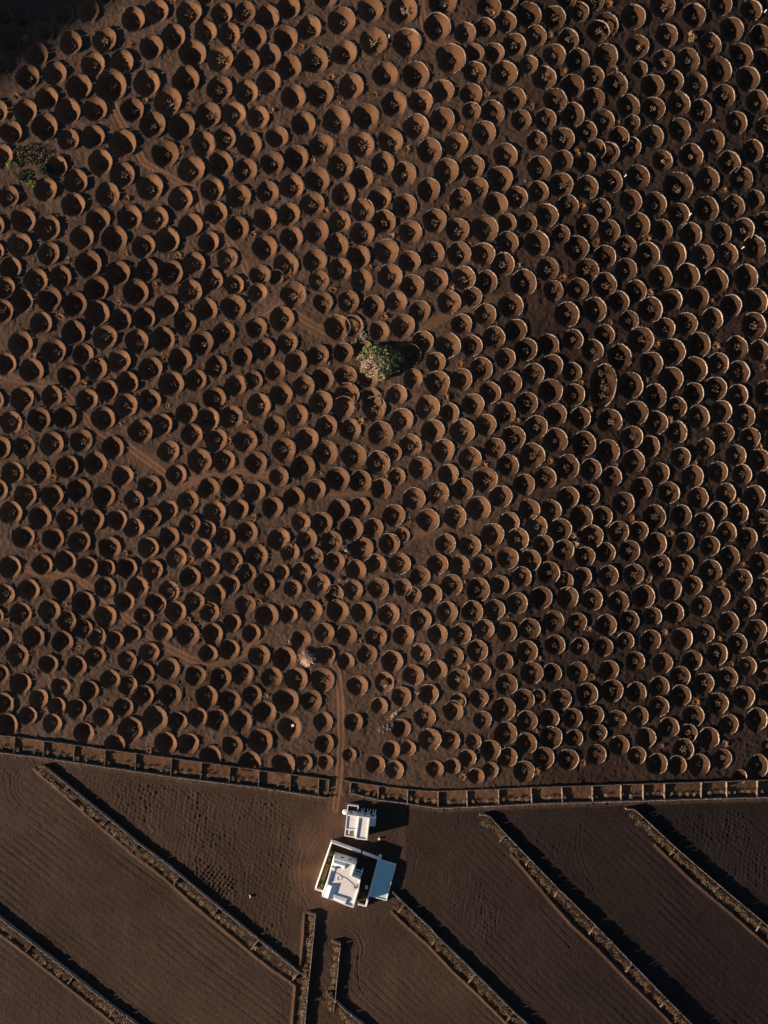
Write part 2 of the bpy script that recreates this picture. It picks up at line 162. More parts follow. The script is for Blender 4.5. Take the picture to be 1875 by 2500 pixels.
CROSS = {
 'A': [((167.6, 1922.4), (158, 1934.5)), ((265, 1999.6), (251, 2015)), ((337, 2061), (323, 2078)), ((438.7, 2138.7), (425, 2159)), ((534, 2217), (520, 2236)), ((631, 2296.6), (613, 2318.8)), ((729, 2375.7), (714.3, 2394.7))],
 'B': [((79.6, 2305), (65, 2323)), ((179.6, 2384.5), (165, 2403)), ((279.7, 2464), (267.6, 2481))],
 'C': [((753.8, 2392.6), (734.8, 2376.8))],
 'G': [((989, 2210), (973, 2227)), ((1069.3, 2289), (1054.6, 2308)), ((1161.8, 2380.7), (1145, 2399)), ((1256.3, 2472), (1239.5, 2492.8))],
 'K': [((1235, 2040), (1220.6, 2056)), ((1294, 2099.6), (1284.5, 2112.8)), ((1366, 2173), (1355.6, 2188.8)), ((1455, 2262), (1440, 2280)), ((1544.7, 2354.7), (1529.7, 2372)), ((1632, 2444.5), (1614.6, 2457))],
 'L': [((1652, 2072), (1637.6, 2086)), ((1758, 2163.5), (1745, 2178)), ((1861, 2253), (1848, 2272))],
}
STRIP_L_N = [(-40, 1791), (0, 1796.5), (36, 1799.5), (107, 1809), (182, 1819.5), (257, 1830.5), (331.5, 1840), (419.4, 1851.5), (492.5, 1861.5), (561.7, 1871.5), (633.3, 1881), (709.5, 1891), (778, 1900.5), (802.5, 1904)]
STRIP_L_S = [(-40, 1833), (0, 1838.7), (105, 1851), (254, 1873.5), (329, 1884), (415.8, 1897), (488.6, 1906.5), (558.5, 1915), (630.4, 1923.5), (700, 1934), (778, 1946), (796, 1948.5)]
STRIP_R_N = [(837, 1904), (856.7, 1909), (924.7, 1919), (996, 1928), (1050, 1932), (1100, 1931.5), (1218, 1927.5), (1293, 1923.5), (1400, 1920), (1500, 1917), (1623, 1913), (1775, 1908.5), (1920, 1903)]
STRIP_R_S = [(859, 1938), (922, 1953.5), (1001, 1964), (1062, 1973), (1100, 1973), (1218, 1968), (1299, 1963.5), (1400, 1960.8), (1514.5, 1957.5), (1629, 1954), (1775, 1950), (1920, 1946.5)]
CROSS_L = [((36, 1799), (33, 1842)), ((107, 1809), (105, 1850)), ((182, 1820), (179, 1861)), ((257, 1831), (254, 1873)), ((331.5, 1840), (329, 1884)), ((419.4, 1851.5), (416, 1896)), ((492.5, 1861), (488.6, 1906)), ((561.7, 1872), (558.5, 1914.5)), ((633.3, 1880.5), (630.4, 1923)), ((709.5, 1891.3), (707, 1934)), ((778, 1900.5), (777, 1945)), ((802.5, 1904), (802, 1932))]
CROSS_R = [((856.7, 1910), (854, 1936.5)), ((924.7, 1920), (922, 1953)), ((996, 1929), (994.6, 1963)), ((1070, 1932.5), (1070, 1972)), ((1140.5, 1931), (1141, 1970.5)), ((1218, 1928), (1218, 1967.7)), ((1297, 1924), (1299, 1963)), ((1372.5, 1922), (1373.7, 1961)), ((1447, 1919.5), (1447, 1959)), ((1516.8, 1917), (1516.8, 1957)), ((1571, 1915.5), (1571, 1955)), ((1622.8, 1913.5), (1622.8, 1953.5)), ((1713.5, 1911), (1712, 1951)), ((1775, 1909), (1775, 1949.5)), ((1850.4, 1906.5), (1848.5, 1948))]
RIDGES = [
 [(84, 1876), (100, 1890), (159, 1940), (251, 2022), (323, 2083), (400, 2141), (474, 2207), (520, 2246), (596, 2310), (660, 2362), (704, 2392), (722, 2406), (719, 2440), (714, 2500), (709, 2560)],
 [(-30, 2256), (0, 2278.4), (65, 2326.6), (164, 2406), (267.6, 2488), (340, 2545)],
 [(744, 2232), (741, 2290), (736, 2340), (731, 2368)],
 [(958, 2226), (1000, 2266), (1050, 2310), (1105, 2369), (1168, 2427.7), (1235, 2495), (1290, 2550)],
 [(1250, 2086), (1350, 2205), (1400, 2261), (1451, 2307), (1540, 2400), (1620, 2478), (1680, 2540)],
 [(1600, 2062), (1680, 2140), (1780, 2225), (1900, 2330)],
]
PATHS = [  # centre lines of the foot and cart tracks between the pits
 [(1022, -20), (1028, 30), (1034, 70), (1046, 97), (1075, 108), (1110, 112)],
 [(270, 250), (310, 330), (350, 400), (420, 440), (472, 470), (490, 520), (545, 575), (590, 640), (610, 690)],
 [(-10, 915), (60, 935), (140, 945), (190, 1000), (225, 1050), (300, 1085), (390, 1150), (430, 1185), (520, 1165), (600, 1155), (680, 1168)],
 [(-10, 1375), (60, 1390), (85, 1400), (190, 1415), (260, 1470), (330, 1530), (400, 1580), (470, 1615), (520, 1622), (600, 1590), (640, 1545)],
 [(800, 1595), (820, 1640), (828, 1700), (830, 1800), (826, 1880), (822, 1925), (815, 1975)],
 [(980, 850), (1050, 790), (1120, 755), (1180, 735), (1230, 730)],
 [(700, 1215), (800, 1205), (900, 1200)],
 [(1000, 1310), (1080, 1280), (1200, 1240), (1290, 1190), (1400, 1175)],
 [(620, 790), (690, 740), (720, 770), (770, 800), (830, 830)],
]
RUTS = [  # (line, number of copies, spacing px): tractor marks
 ([(55, 1870), (35, 1900), (38, 1935), (65, 1965), (120, 1985), (200, 2030), (320, 2115), (420, 2190), (530, 2280), (640, 2370), (690, 2410), (705, 2450), (700, 2510)], 6, 4.2),
 ([(20, 1860), (15, 1900), (25, 1950), (60, 1990), (140, 2040)], 4, 5),
 ([(60, 1868), (160, 1872), (300, 1900), (450, 1920), (600, 1945), (740, 1965), (790, 1955), (815, 1930)], 4, 6),
 ([(810, 1935), (800, 1960), (775, 1985), (745, 1992), (720, 2000)], 7, 4.5),
 ([(732, 2050), (722, 2090), (722, 2130), (735, 2180), (740, 2215)], 5, 4.5),
 ([(780, 2010), (750, 2060), (732, 2110), (735, 2170), (760, 2215), (770, 2235)], 4, 6),
 ([(970, 2022), (970, 2040), (955, 2058), (930, 2066)], 6, 4.5),
 ([(985, 2055), (1008, 2070), (1010, 2095), (1000, 2120)], 6, 4.5),
 ([(835, 2268), (865, 2285), (876, 2315), (872, 2345)], 7, 4.5),
 ([(858, 2320), (856, 2370), (862, 2420), (895, 2460), (950, 2500), (1000, 2540)], 9, 4.5),
 ([(900, 2240), (910, 2250), (930, 2240), (940, 2250)], 5, 4.5),
 ([(1125, 1985), (1118, 2010), (1128, 2045), (1160, 2065), (1230, 2130), (1300, 2200), (1400, 2310)], 5, 4.5),
 ([(1215, 1985), (1270, 2020), (1330, 2060)], 4, 5),
 ([(1345, 2000), (1320, 2035), (1318, 2060)], 3, 4.5), ([(1365, 2050), (1355, 2080), (1358, 2100)], 5, 4), ([(1405, 2055), (1392, 2085), (1400, 2120), (1440, 2180)], 4, 4.5),
 ([(1420, 1990), (1410, 2060), (1425, 2120), (1470, 2190)], 4, 5),
 ([(1210, 1975), (1300, 1985), (1500, 1978), (1700, 1968), (1880, 1962)], 3, 6),
 ([(1480, 1990), (1530, 2010), (1590, 2060)], 4, 5),
]
DIMPLED = [([(190, 1885), (700, 1960), (720, 2080), (700, 2330), (560, 2205), (400, 2075)], .036),
           ([(1080, 2120), (1150, 2120), (1255, 2260), (1170, 2300), (1090, 2220)], .028),
           ([(1600, 1980), (1800, 1975), (1875, 2060), (1880, 2180), (1760, 2130)], .026)]

def hsh(n):
    return np.modf(np.abs(np.sin(n*12.9898)*43758.5453))[0]
def smooth_noise(x, y, s, seed):
    x = x/s; y = y/s; i = np.floor(x); j = np.floor(y); u = x-i; v = y-j
    u = u*u*(3-2*u); v = v*v*(3-2*v)
    g = lambda a, b: hsh(a*1.37+b*57.31+seed*3.17)
    return (g(i, j)*(1-u)*(1-v)+g(i+1, j)*u*(1-v)+g(i, j+1)*(1-u)*v+g(i+1, j+1)*u*v)-.5

# ------------------------------------------------------------------ the ground: one relief mesh with every pit, ridge, rut and furrow
ST = 0.25
XS = np.arange(-101.0, 101.01, ST); YS = np.arange(-132.0, 132.01, ST)
NX, NY = len(XS), len(YS)
X, Y = np.meshgrid(XS, YS)
T0 = T(X, Y)
PX = 937.5+X*F/(H-T0); PY = 1250-Y*F/(H-T0)
ZR = np.zeros_like(X)                       # relief on top of the land
pitm = np.zeros_like(X); field = np.zeros_like(X); pale = np.zeros_like(X)
def win(x0, x1, y0, y1):
    i0 = max(0, int((x0+101)/ST)); i1 = min(NX, int((x1+101)/ST)+2)
    j0 = max(0, int((y0+132)/ST)); j1 = min(NY, int((y1+132)/ST)+2)
    return slice(j0, j1), slice(i0, i1)
def pline(pts, h=0.0):
    return [at(px, py, h) for px, py in pts]
def dist_poly(pts, pad, fn):
    """fn(distance, signed side, window) for every segment; distances combined per polyline window"""
    P = np.array(pts)[:, :2]
    sl_ = win(P[:, 0].min()-pad, P[:, 0].max()+pad, P[:, 1].min()-pad, P[:, 1].max()+pad)
    xx, yy = X[sl_], Y[sl_]
    if xx.size == 0: return
    D = np.full(xx.shape, 1e9)
    for a, b in zip(P[:-1], P[1:]):
        ws = win(min(a[0], b[0])-pad, max(a[0], b[0])+pad, min(a[1], b[1])-pad, max(a[1], b[1])+pad)
        js = slice(ws[0].start-sl_[0].start, ws[0].stop-sl_[0].start); is_ = slice(ws[1].start-sl_[1].start, ws[1].stop-sl_[1].start)
        x2, y2 = X[ws], Y[ws]
        if x2.size == 0: continue
        d = b-a; L = max(1e-6, (d*d).sum())
        t = np.clip(((x2-a[0])*d[0]+(y2-a[1])*d[1])/L, 0, 1)
        dd = np.hypot(x2-a[0]-t*d[0], y2-a[1]-t*d[1])
        D[js, is_] = np.minimum(D[js, is_], dd)
    fn(D, sl_)
def interp_line(pts, px):
    a = np.array(pts); return np.interp(px, a[:, 0], a[:, 1])
def inpoly(pts, px, py):
    r = np.zeros(px.shape, bool); n = len(pts)
    for k in range(n):
        (x1, y1), (x2, y2) = pts[k], pts[(k+1) % n]
        if y1 == y2: continue
        c = ((y1 > py) != (y2 > py)) & (px < (x2-x1)*(py-y1)/(y2-y1)+x1)
        r ^= c
    return r
southL = interp_line(STRIP_L_S, PX); southR = interp_line(STRIP_R_S, PX)
northL = interp_line(STRIP_L_N, PX); northR = interp_line(STRIP_R_N, PX)
leftside = PX < 830
south = np.where(leftside, southL, southR); north = np.where(leftside, northL, northR)
field = sm(0, 14, PY-south)
instrip = (sm(0, 3, PY-north)*sm(0, 3, south-PY))*((PX < 803) | (PX > 852))
# small lumps everywhere
lump = smooth_noise(X, Y, .55, 1)*.16+smooth_noise(X, Y, 1.1, 2)*.09+smooth_noise(X, Y, 3.1, 5)*.18
ZR += lump*(1-.72*field)*(1-.5*instrip)
# pits
DEP = np.zeros_like(X); BERM = np.zeros_like(X); svar = np.ones_like(X)
for (px, py, x, y, rx, ry) in pits:
    ws = win(x-1.5*rx, x+1.5*rx, y-1.5*ry, y+1.5*ry)
    dx = (X[ws]-x)/rx; dy = (Y[ws]-y)/ry
    an = np.arctan2(dy, dx); ph = (px*7.1+py*3.3)
    opn = np.exp(-(((an+R(88)+np.pi) % (2*np.pi)-np.pi)/R(38))**2)*(.4+.9*hsh(np.array(ph*1.7)))
    wob = 1+.034*np.sin(2*an+ph*1.3)+.030*np.sin(3*an+ph)+.020*np.sin(5*an+2*ph)
    rho = np.hypot(dx, dy)/wob
    dd = (.86+.28*hsh(np.array(ph*2.3)))*(.49+.05*sm(-15, -70, np.array(x))-.08*sm(-10, 60, np.array(x)))*rx
    opn = np.clip(opn, 0, 1); rs = rho/(1+.16*opn)
    p = dd*((1-opn)*np.clip(1-rho**1.6, 0, None)+opn*(1-sm(0, 1.05, rs)))
    open_ = .5-.5*np.cos(an-R(205))         # the lip is soft on the side without a wall
    p = np.where(rs < 1.05, p, 0)
    slide = smooth_noise(an*3.0+ph, rho*2.2, 1.0, 77)*.10+smooth_noise(an*9.0+ph, rho*2.5, 1.0, 78)*.07
    p = p*(1+slide*sm(.1, .5, rho))
    b = .13*np.exp(-((rho-1.12)/.13)**2)*(.3+.7*open_)
    cut = sm(-6, 2, north[ws]-PY[ws])
    DEP[ws] = np.maximum(DEP[ws], p*cut); BERM[ws] = np.maximum(BERM[ws], b*cut)
    mk = sm(1.03, .93, rho)*cut*(1-.55*opn*sm(.45, .95, rho)); pitm[ws] = np.maximum(pitm[ws], mk)
    svar[ws] = np.where(mk > .3, .84+.32*hsh(np.array(ph*3.1)), svar[ws])
ZR = ZR*(1-.75*pitm)+np.where(DEP > 0.02, -DEP, BERM)+pitm*smooth_noise(X, Y, .7, 9)*.05
# walled planting strips: a shallow trench, floor rising to the north wall
ZR -= instrip*(.16-.30*sm(6, 26, south-PY)*0.5)
pitm = np.maximum(pitm, instrip*sm(.30, .62, (south-PY)/np.maximum(1, south-north))*.75)
# ridges and strips below the diagonal walls
for r_ in RIDGES:
    def f(D, s):
        prof = np.exp(-(D/.36)**2)
        ZR[s] += .26*prof*(1+.5*smooth_noise(X[s], Y[s], 1.2, 3)); pale[s] = np.maximum(pale[s], .5*np.exp(-(D/.45)**2))
    dist_poly(pline(r_), 1.6, f)
for k in 'ABCDEGKL':
    def f(D, s):
        ZR[s] -= .10*np.exp(-((D-.9)/.8)**2)
    dist_poly(pline(WALLS[k]), 3.5, f)
# furrows in the open fields
for ang, msk in ((38.6, PX < 742), (44.2, PX >= 742)):
    a = R(ang); v = (-math.sin(a)*PX+math.cos(a)*PY)+smooth_noise(PX, PY, 220, 11)*10
    idx = np.floor(v/16.5); fr = (v/16.5-idx-.5)*16.5
    dep = .03+.06*hsh(idx*3.3)
    g = -dep*np.exp(-(fr/2.3)**2)+.025*np.exp(-((fr-4.5)/2.2)**2)
    ids = np.floor(v/5.5); fs = (v/5.5-ids-.5)*5.5
    g2 = .008*np.cos(fs/5.5*2*np.pi)*hsh(ids)
    ok = field*msk*sm(2, 22, PY-south-20)
    ok = ok*(.35+.65*sm(-.12, .3, smooth_noise(PX, PY, 110, 21)))
    for poly, amp in DIMPLED:
        ok = np.where(inpoly(poly, PX, PY), .12*ok, ok)
    hx = sm(150, 260, np.hypot(PX-850, PY-2090)); ok *= hx
    ZR += ok*(g+g2)
for poly, amp in DIMPLED:
    wx = PX+9*smooth_noise(PX, PY, 30, 31); wy = PY+9*smooth_noise(PX, PY, 30, 32)
    k = 2*np.pi/10.2
    hex_ = sum(np.cos(k*(wx*math.cos(q)+wy*math.sin(q))) for q in (R(8), R(68), R(128)))
    m = inpoly(poly, PX, PY).astype(float)
    for _ in range(6):
        m[1:-1, 1:-1] = (m[:-2, 1:-1]+m[2:, 1:-1]+m[1:-1, :-2]+m[1:-1, 2:]+m[1:-1, 1:-1])/5
    hex_ = hex_*.6+2.2*smooth_noise(PX, PY*.55, 5.5, 34)
    ZR += amp*1.25*m*hex_*(.5+1.0*(smooth_noise(PX, PY, 60, 33)+.5))
# the block of planting holes dug by hand
o = np.array((514.7, 2104)); u = np.array((61.5, 51.8)); v = np.array((-29, 36.5))
det = u[0]*v[1]-u[1]*v[0]; qx, qy = PX-o[0], PY-o[1]
A_ = (qx*v[1]-qy*v[0])/det; B_ = (u[0]*qy-u[1]*qx)/det
inside = (A_ > -.02) & (A_ < 1.02) & (B_ > -.02) & (B_ < 1.02)
hole = np.cos(A_*8.5*2*np.pi)*.5+np.cos(B_*5*2*np.pi)*.5
ZR += np.where(inside, .15*hole-.02, 0)
# cart tracks between the pits
for p_ in PATHS:
    q = np.array(p_, float); q = np.array([(np.interp(t, np.arange(len(q)), q[:, 0]), np.interp(t, np.arange(len(q)), q[:, 1])) for t in np.linspace(0, len(q)-1, 6*len(q))])
    def f(D, s):
        okp = (1-pitm[s])*(DEP[s] < .02)
        k_ = okp*np.exp(-(D/1.5)**4)
        ZR[s] = ZR[s]*(1-.75*k_)-okp*(.05*np.exp(-((D-.62)/.3)**2)-.03*np.exp(-(D/.3)**2)-.05*np.exp(-((D-1.2)/.4)**2))
        pale[s] = np.maximum(pale[s], .72*okp*np.exp(-(D/1.35)**4))
    dist_poly(pline(q), 2.6, f)
for line, n, gap in RUTS:
    q = np.array(line, float)
    tt = np.linspace(0, len(q)-1, 8*len(q)); k0 = np.arange(len(q))
    # rounded polyline
    q = np.array([(np.interp(t, k0, q[:, 0]), np.interp(t, k0, q[:, 1])) for t in tt])
    for _ in range(6): q[1:-1] = (q[:-2]+q[2:]+2*q[1:-1])/4
    d = np.gradient(q, axis=0); nrm = np.stack([-d[:, 1], d[:, 0]], 1); nrm /= np.linalg.norm(nrm, axis=1)[:, None]+1e-9
    for i in range(n):
        off = (i-(n-1)/2)*gap*random.uniform(.8, 1.2)
        a0 = random.randint(0, len(q)//6); a1 = len(q)-random.randint(0, len(q)//6)
        def f(D, s):
            g = (1-pitm[s])
            ZR[s] += g*(-.055*np.exp(-(D/.20)**2)+.03*np.exp(-((D-.36)/.16)**2))
        dist_poly(pline(q[a0:a1]+nrm[a0:a1]*off), 1.0, f)
field_falloff = np.zeros_like(X)  # falloff towards the lower right, painted as darker fields wall by wall
def line_x(k, py): a = np.array(WALLS[k]); a = a[np.argsort(a[:, 1])]; return np.interp(py, a[:, 1], a[:, 0])
field_falloff = np.where((PX > line_x('G', PY)) & (PX > 990), .5, field_falloff); field_falloff = np.where(PX > line_x('K', PY), .78, field_falloff); field_falloff = np.where(PX > line_x('L', PY), .93, field_falloff)
field_falloff *= sm(0, 14, PY-south)
# brightness falloff to the right painted into the soil colour, plus random patches
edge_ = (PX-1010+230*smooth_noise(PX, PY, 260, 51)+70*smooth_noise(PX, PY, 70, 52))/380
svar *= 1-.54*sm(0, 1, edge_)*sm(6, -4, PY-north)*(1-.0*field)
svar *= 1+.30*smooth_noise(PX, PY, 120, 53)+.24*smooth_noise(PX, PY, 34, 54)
# beaten earth round the houses; a warm glow painted into the ground lower left
hs = sm(120, 40, np.hypot(PX-800, (PY-2080)*.9)); pale = np.maximum(pale, .55*sm(95, 30, np.hypot(PX-775, (PY-2150)*.8))*(smooth_noise(PX, PY, 30, 43)+.75)); pale = np.maximum(pale, .4*hs*(smooth_noise(PX, PY, 35, 41)+.55))
Z = T0+ZR
V = np.stack([X, Y, Z], -1).reshape(-1, 3)
I = np.arange(NX*NY, dtype=np.int32).reshape(NY, NX)
Q = np.stack([I[:-1, :-1], I[:-1, 1:], I[1:, 1:], I[1:, :-1]], -1).reshape(-1, 4)
M_GROUND = bpy.data.materials.new('volcanic_lapilli'); M_GROUND.use_nodes = True
def build_ground_mat(m):
    t = m.node_tree; L = t.links; N = t.nodes; b = N['Principled BSDF']
    b.inputs['Roughness'].default_value = .95; b.inputs['Specular IOR Level'].default_value = .12
    a = N.new('ShaderNodeAttribute'); a.attribute_name = 'cover'
    sp = N.new('ShaderNodeSeparateColor'); L.new(a.outputs['Color'], sp.inputs[0])
    ge = N.new('ShaderNodeNewGeometry')
    def noise(s, d=4, rough=.6):
        n = N.new('ShaderNodeTexNoise'); n.inputs['Scale'].default_value = s; n.inputs['Detail'].default_value = d
        n.inputs['Roughness'].default_value = rough; L.new(ge.outputs['Position'], n.inputs['Vector']); return n.outputs['Fac']
    def mix(f, c0, c1):
        x = N.new('ShaderNodeMix'); x.data_type = 'RGBA'
        for s, c in ((6, c0), (7, c1)):
            if isinstance(c, tuple): x.inputs[s].default_value = c+(1,)
            else: L.new(c, x.inputs[s])
        if isinstance(f, float): x.inputs[0].default_value = f
        else: L.new(f, x.inputs[0])
        return x.outputs[2]
    def rng_(f, a0, a1, b0=0., b1=1.):
        r = N.new('ShaderNodeMapRange'); L.new(f, r.inputs[0])
        for i_, v_ in zip((1, 2, 3, 4), (a0, a1, b0, b1)): r.inputs[i_].default_value = v_
        return r.outputs[0]
    n1 = noise(.05, 5); n2 = noise(1.6, 6); n3 = noise(.5, 3)
    soil = mix(rng_(n1, .35, .65), (.060, .034, .022), (.073, .043, .028))
    soil = mix(rng_(n2, .35, .7), soil, (.098, .057, .036))
    till = mix(rng_(n1, .35, .65), (.044, .0252, .0158), (.056, .0318, .0198))
    till = mix(rng_(n2, .4, .75, 0, .7), till, (.068, .040, .0265))
    pit = mix(rng_(n3, .3, .7), (.108, .0515, .0235), (.138, .067, .032))
    till = mix(a.outputs['Alpha'], till, (.019, .0128, .0105))  # brightness falloff painted into the colour of the right-hand fields
    col = mix(sp.outputs[1], soil, till)
    col = mix(sp.outputs[0], col, pit)
    col = mix(sp.outputs[2], col, (.17, .085, .044))
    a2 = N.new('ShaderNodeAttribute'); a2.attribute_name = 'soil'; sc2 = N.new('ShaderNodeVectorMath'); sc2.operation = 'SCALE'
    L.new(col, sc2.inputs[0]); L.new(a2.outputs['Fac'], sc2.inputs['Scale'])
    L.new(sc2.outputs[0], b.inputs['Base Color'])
    bp = N.new('ShaderNodeBump'); bp.inputs['Strength'].default_value = .85; bp.inputs['Distance'].default_value = .22
    nb = N.new('ShaderNodeMath'); nb.operation = 'MULTIPLY'
    L.new(noise(2.6, 7, .7), nb.inputs[0]); L.new(rng_(sp.outputs[0], 0, 1, 1.0, .35), nb.inputs[1])
    L.new(nb.outputs[0], bp.inputs['Height']); L.new(bp.outputs[0], b.inputs['Normal'])
build_ground_mat(M_GROUND)
gm = mesh_fast('ground', V, Q, M_GROUND, None, True)
ca = gm.color_attributes.new('cover', 'FLOAT_COLOR', 'POINT')
C4 = np.ones((NX*NY, 4), np.float32); C4[:, 0] = pitm.ravel(); C4[:, 1] = field.ravel(); C4[:, 2] = np.clip(pale, 0, 1).ravel(); C4[:, 3] = field_falloff.ravel()
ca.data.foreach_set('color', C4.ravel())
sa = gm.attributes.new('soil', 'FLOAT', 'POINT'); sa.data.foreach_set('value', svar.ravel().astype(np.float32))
tag(link('ground', gm), kind='structure')
def ground_z(x, y):
    i = int(round((x+101)/ST)); j = int(round((y+132)/ST))
    i = min(max(i, 0), NX-1); j = min(max(j, 0), NY-1); return float(Z[j, i])

# land beyond the picture, out to the horizon, and an unseen volcano shaped to shade the far corner
def lin(a, b, n): return list(np.linspace(a, b, n))
ox = sorted(set([-4000, -2500, -1500, -1000]+lin(-700, -160, 12)+lin(-100, 100, 41)+lin(160, 700, 12)+[1000, 1500, 2500, 4000]))
oy = sorted(set([-4000, -2500, -1500, -1000]+lin(-700, -190, 10)+lin(-131, 131, 51)+lin(190, 700, 10)+[1000, 1500, 2500, 4000]))
OX, OY = np.meshgrid(ox, oy); OZ = T(OX, OY)-.06
idx = np.arange(OX.size).reshape(OX.shape); fq = []
for j in range(len(oy)-1):
    for i in range(len(ox)-1):
        if -100.1 < ox[i] and ox[i+1] < 100.1 and -131.1 < oy[j] and oy[j+1] < 131.1: continue
        fq.append((idx[j, i], idx[j, i+1], idx[j+1, i+1], idx[j+1, i]))
om = mesh_fast('terrain', np.stack([OX, OY, OZ], -1).reshape(-1, 3), np.array(fq), M_GROUND, None, True)
ca = om.color_attributes.new('cover', 'FLOAT_COLOR', 'POINT'); ca.data.foreach_set('color', np.tile(np.array([0, 0, 0, 0], np.float32), OX.size))
sa = om.attributes.new('soil', 'FLOAT', 'POINT'); sa.data.foreach_set('value', np.ones(OX.size, np.float32))
tag(link('terrain', om), kind='structure')
nr, na = 26, 72; hv = []; hc = np.array((-537., 89.))
HP, HB = 162.0, 260.0
for i in range(nr+1):
    for k in range(na):
        q = i/nr; an = 2*math.pi*k/na
        rr = HB*q*(1+.04*math.sin(3*an+1)*q)
        z = HP*(1-q) if q > .12 else HP*(1-.12)-HP*.25*(.12-q)
        hv.append((hc[0]+rr*math.cos(an), hc[1]+rr*math.sin(an), T(hc[0], hc[1])-2+z+3*math.sin(5*an+q*9)*q*(1-q)*2))
hf = [(i*na+k, (i+1)*na+k, (i+1)*na+(k+1) % na, i*na+(k+1) % na) for i in range(nr) for k in range(na)]
hm = mesh_fast('unseen_volcano', np.array(hv), np.array(hf), M_GROUND, None, True)
ca = hm.color_attributes.new('cover', 'FLOAT_COLOR', 'POINT'); ca.data.foreach_set('color', np.tile(np.array([0, 0, 0, 0], np.float32), len(hv)))
sa = hm.attributes.new('soil', 'FLOAT', 'POINT'); sa.data.foreach_set('value', np.ones(len(hv), np.float32))
tag(link('unseen_volcano', hm), kind='structure')

# ------------------------------------------------------------------ stone walls
BOXF = np.array([(0, 3, 2, 1), (4, 5, 6, 7), (0, 1, 5, 4), (1, 2, 6, 5), (2, 3, 7, 6), (3, 0, 4, 7)])
def stone(c, t, up, lx, ly, lz, jit):
    """an uneven block centred at c, long side along t"""
    t = np.array(t); t = t/np.linalg.norm(t); n = np.cross(up, t); 
    v = []
    for z in (-1, 1):
        for (a, b) in ((-1, -1), (1, -1), (1, 1), (-1, 1)):
            k = .86 if z > 0 else 1.0
            v.append(c+t*(a*lx/2*k*random.uniform(1-jit, 1+jit))+n*(b*ly/2*k*random.uniform(1-jit, 1+jit))+up*(z*lz/2*random.uniform(1-jit, 1+jit)))
    return v
UP = np.array((0., 0., 1.))
def wall_stones(pts, hfun, thick, sl_len, course, base=-.25, ruin=.07):
    """pts: list of 3D ground points; returns verts, faces, tint multipliers"""
    P = np.array(pts); seg = np.linalg.norm(np.diff(P[:, :2], axis=0), axis=1); cum = np.concatenate([[0], np.cumsum(seg)]); L = cum[-1]
    Vv, Ff, Tt = [], [], []
    def pos(s):
        return np.array([np.interp(s, cum, P[:, k]) for k in range(3)])
    s = 0.
    while s < L:
        l = sl_len*random.uniform(.7, 1.35); m = min(L, s+l/2)
        p = pos(m); t = pos(min(L, m+.05))-pos(max(0, m-.05)); t[2] = 0
        if np.linalg.norm(t) < 1e-6: t = np.array((1., 0, 0))
        h = hfun(m/L); z = base
        c0 = len(Vv)
        # one deep hidden footing block then visible courses
        k = 0
        h = h*(random.choice((.45, .6, .75)) if random.random() < ruin else 1.0)
        while z < h-.02:
            hh = min(course*random.uniform(.85, 1.2), h-z+.03)
            if k == 0: hh = max(hh, -base*.9)
            wdt = thick*(1.0-.28*max(0, z)/max(h, .1))*random.uniform(.85, 1.15)
            c = p+np.array((random.uniform(-.04, .04), random.uniform(-.04, .04), z+hh/2))
            n0 = len(Vv); Vv += stone(c, t, UP, l*1.12, wdt, hh*1.08, .14); Ff += [tuple(f+n0) for f in BOXF]
            Tt += [random.uniform(.72, 1.28)]*8
            z += hh; k += 1
        s += l
    return np.array(Vv), np.array(Ff), np.array(Tt)
# crescents: twelve shapes, each in four shades from lapilli-dusted to clean pale stone
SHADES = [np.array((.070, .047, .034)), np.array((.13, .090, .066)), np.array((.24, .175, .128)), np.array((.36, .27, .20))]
PROTO = []
for k in range(12):
    a0 = R(random.uniform(-78, -50)); a1 = R(random.uniform(108, 150))
    n = 36; an = np.linspace(a0, a1, n)
    w1, w2 = random.uniform(0, 6), random.uniform(0, 6)
    rad = 1.035*(1+.018*np.sin(3*an+w1)+.012*np.sin(6*an+w2))
    pts = np.stack([rad*np.cos(an), rad*np.sin(an), 0*an], 1)*2.7
    h0 = random.uniform(.38, .52)
    hf_ = lambda q, h0=h0: h0*(min(1, q/.16)*.6+.4)*(min(1, (1-q)/.16)*.6+.4)
    v_, f_, t_ = wall_stones(pts, hf_, .145, .40, .19, -.22, .2)
    v_ = v_/2.7
    PROTO.append((v_, f_, t_, [None]*4))
def crescent_mesh(k, s):
    v_, f_, t_, ms = PROTO[k]
    if ms[s] is None: ms[s] = mesh_fast('crescent_wall', v_, f_, M_STONE, SHADES[s]*t_[:, None])
    return ms[s]
def region(px, py):
    col = 'left' if px < 625 else 'middle' if px < 1250 else 'right'
    row = 'top' if py < 480 else 'upper' if py < 960 else 'middle' if py < 1440 else 'lower'
    return {'top': 'at the top', 'upper': 'in the upper part', 'middle': 'in the middle part', 'lower': 'in the lower part'}[row]+{'left': ' on the left', 'middle': ', centre', 'right': ' on the right'}[col]
LAND = [('the round green fig tree', 924, 883), ('the pale leafless tree', 750, 1605), ('the small white box', 714, 1773), ('the heap of pale rocks', 940, 1777),
        ('the pile of white stones', 886, 821), ('the green weedy patch', 70, 385), ('the long kidney shaped pit', 1472, 941), ('the big bushy vine', 1655, 457)]
DIRS = ['right of', 'above and right of', 'above', 'above and left of', 'left of', 'below and left of', 'below', 'below and right of']
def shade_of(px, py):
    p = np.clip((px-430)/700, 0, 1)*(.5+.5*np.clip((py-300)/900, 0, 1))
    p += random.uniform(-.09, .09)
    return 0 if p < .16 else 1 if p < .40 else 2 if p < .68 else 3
plan = []
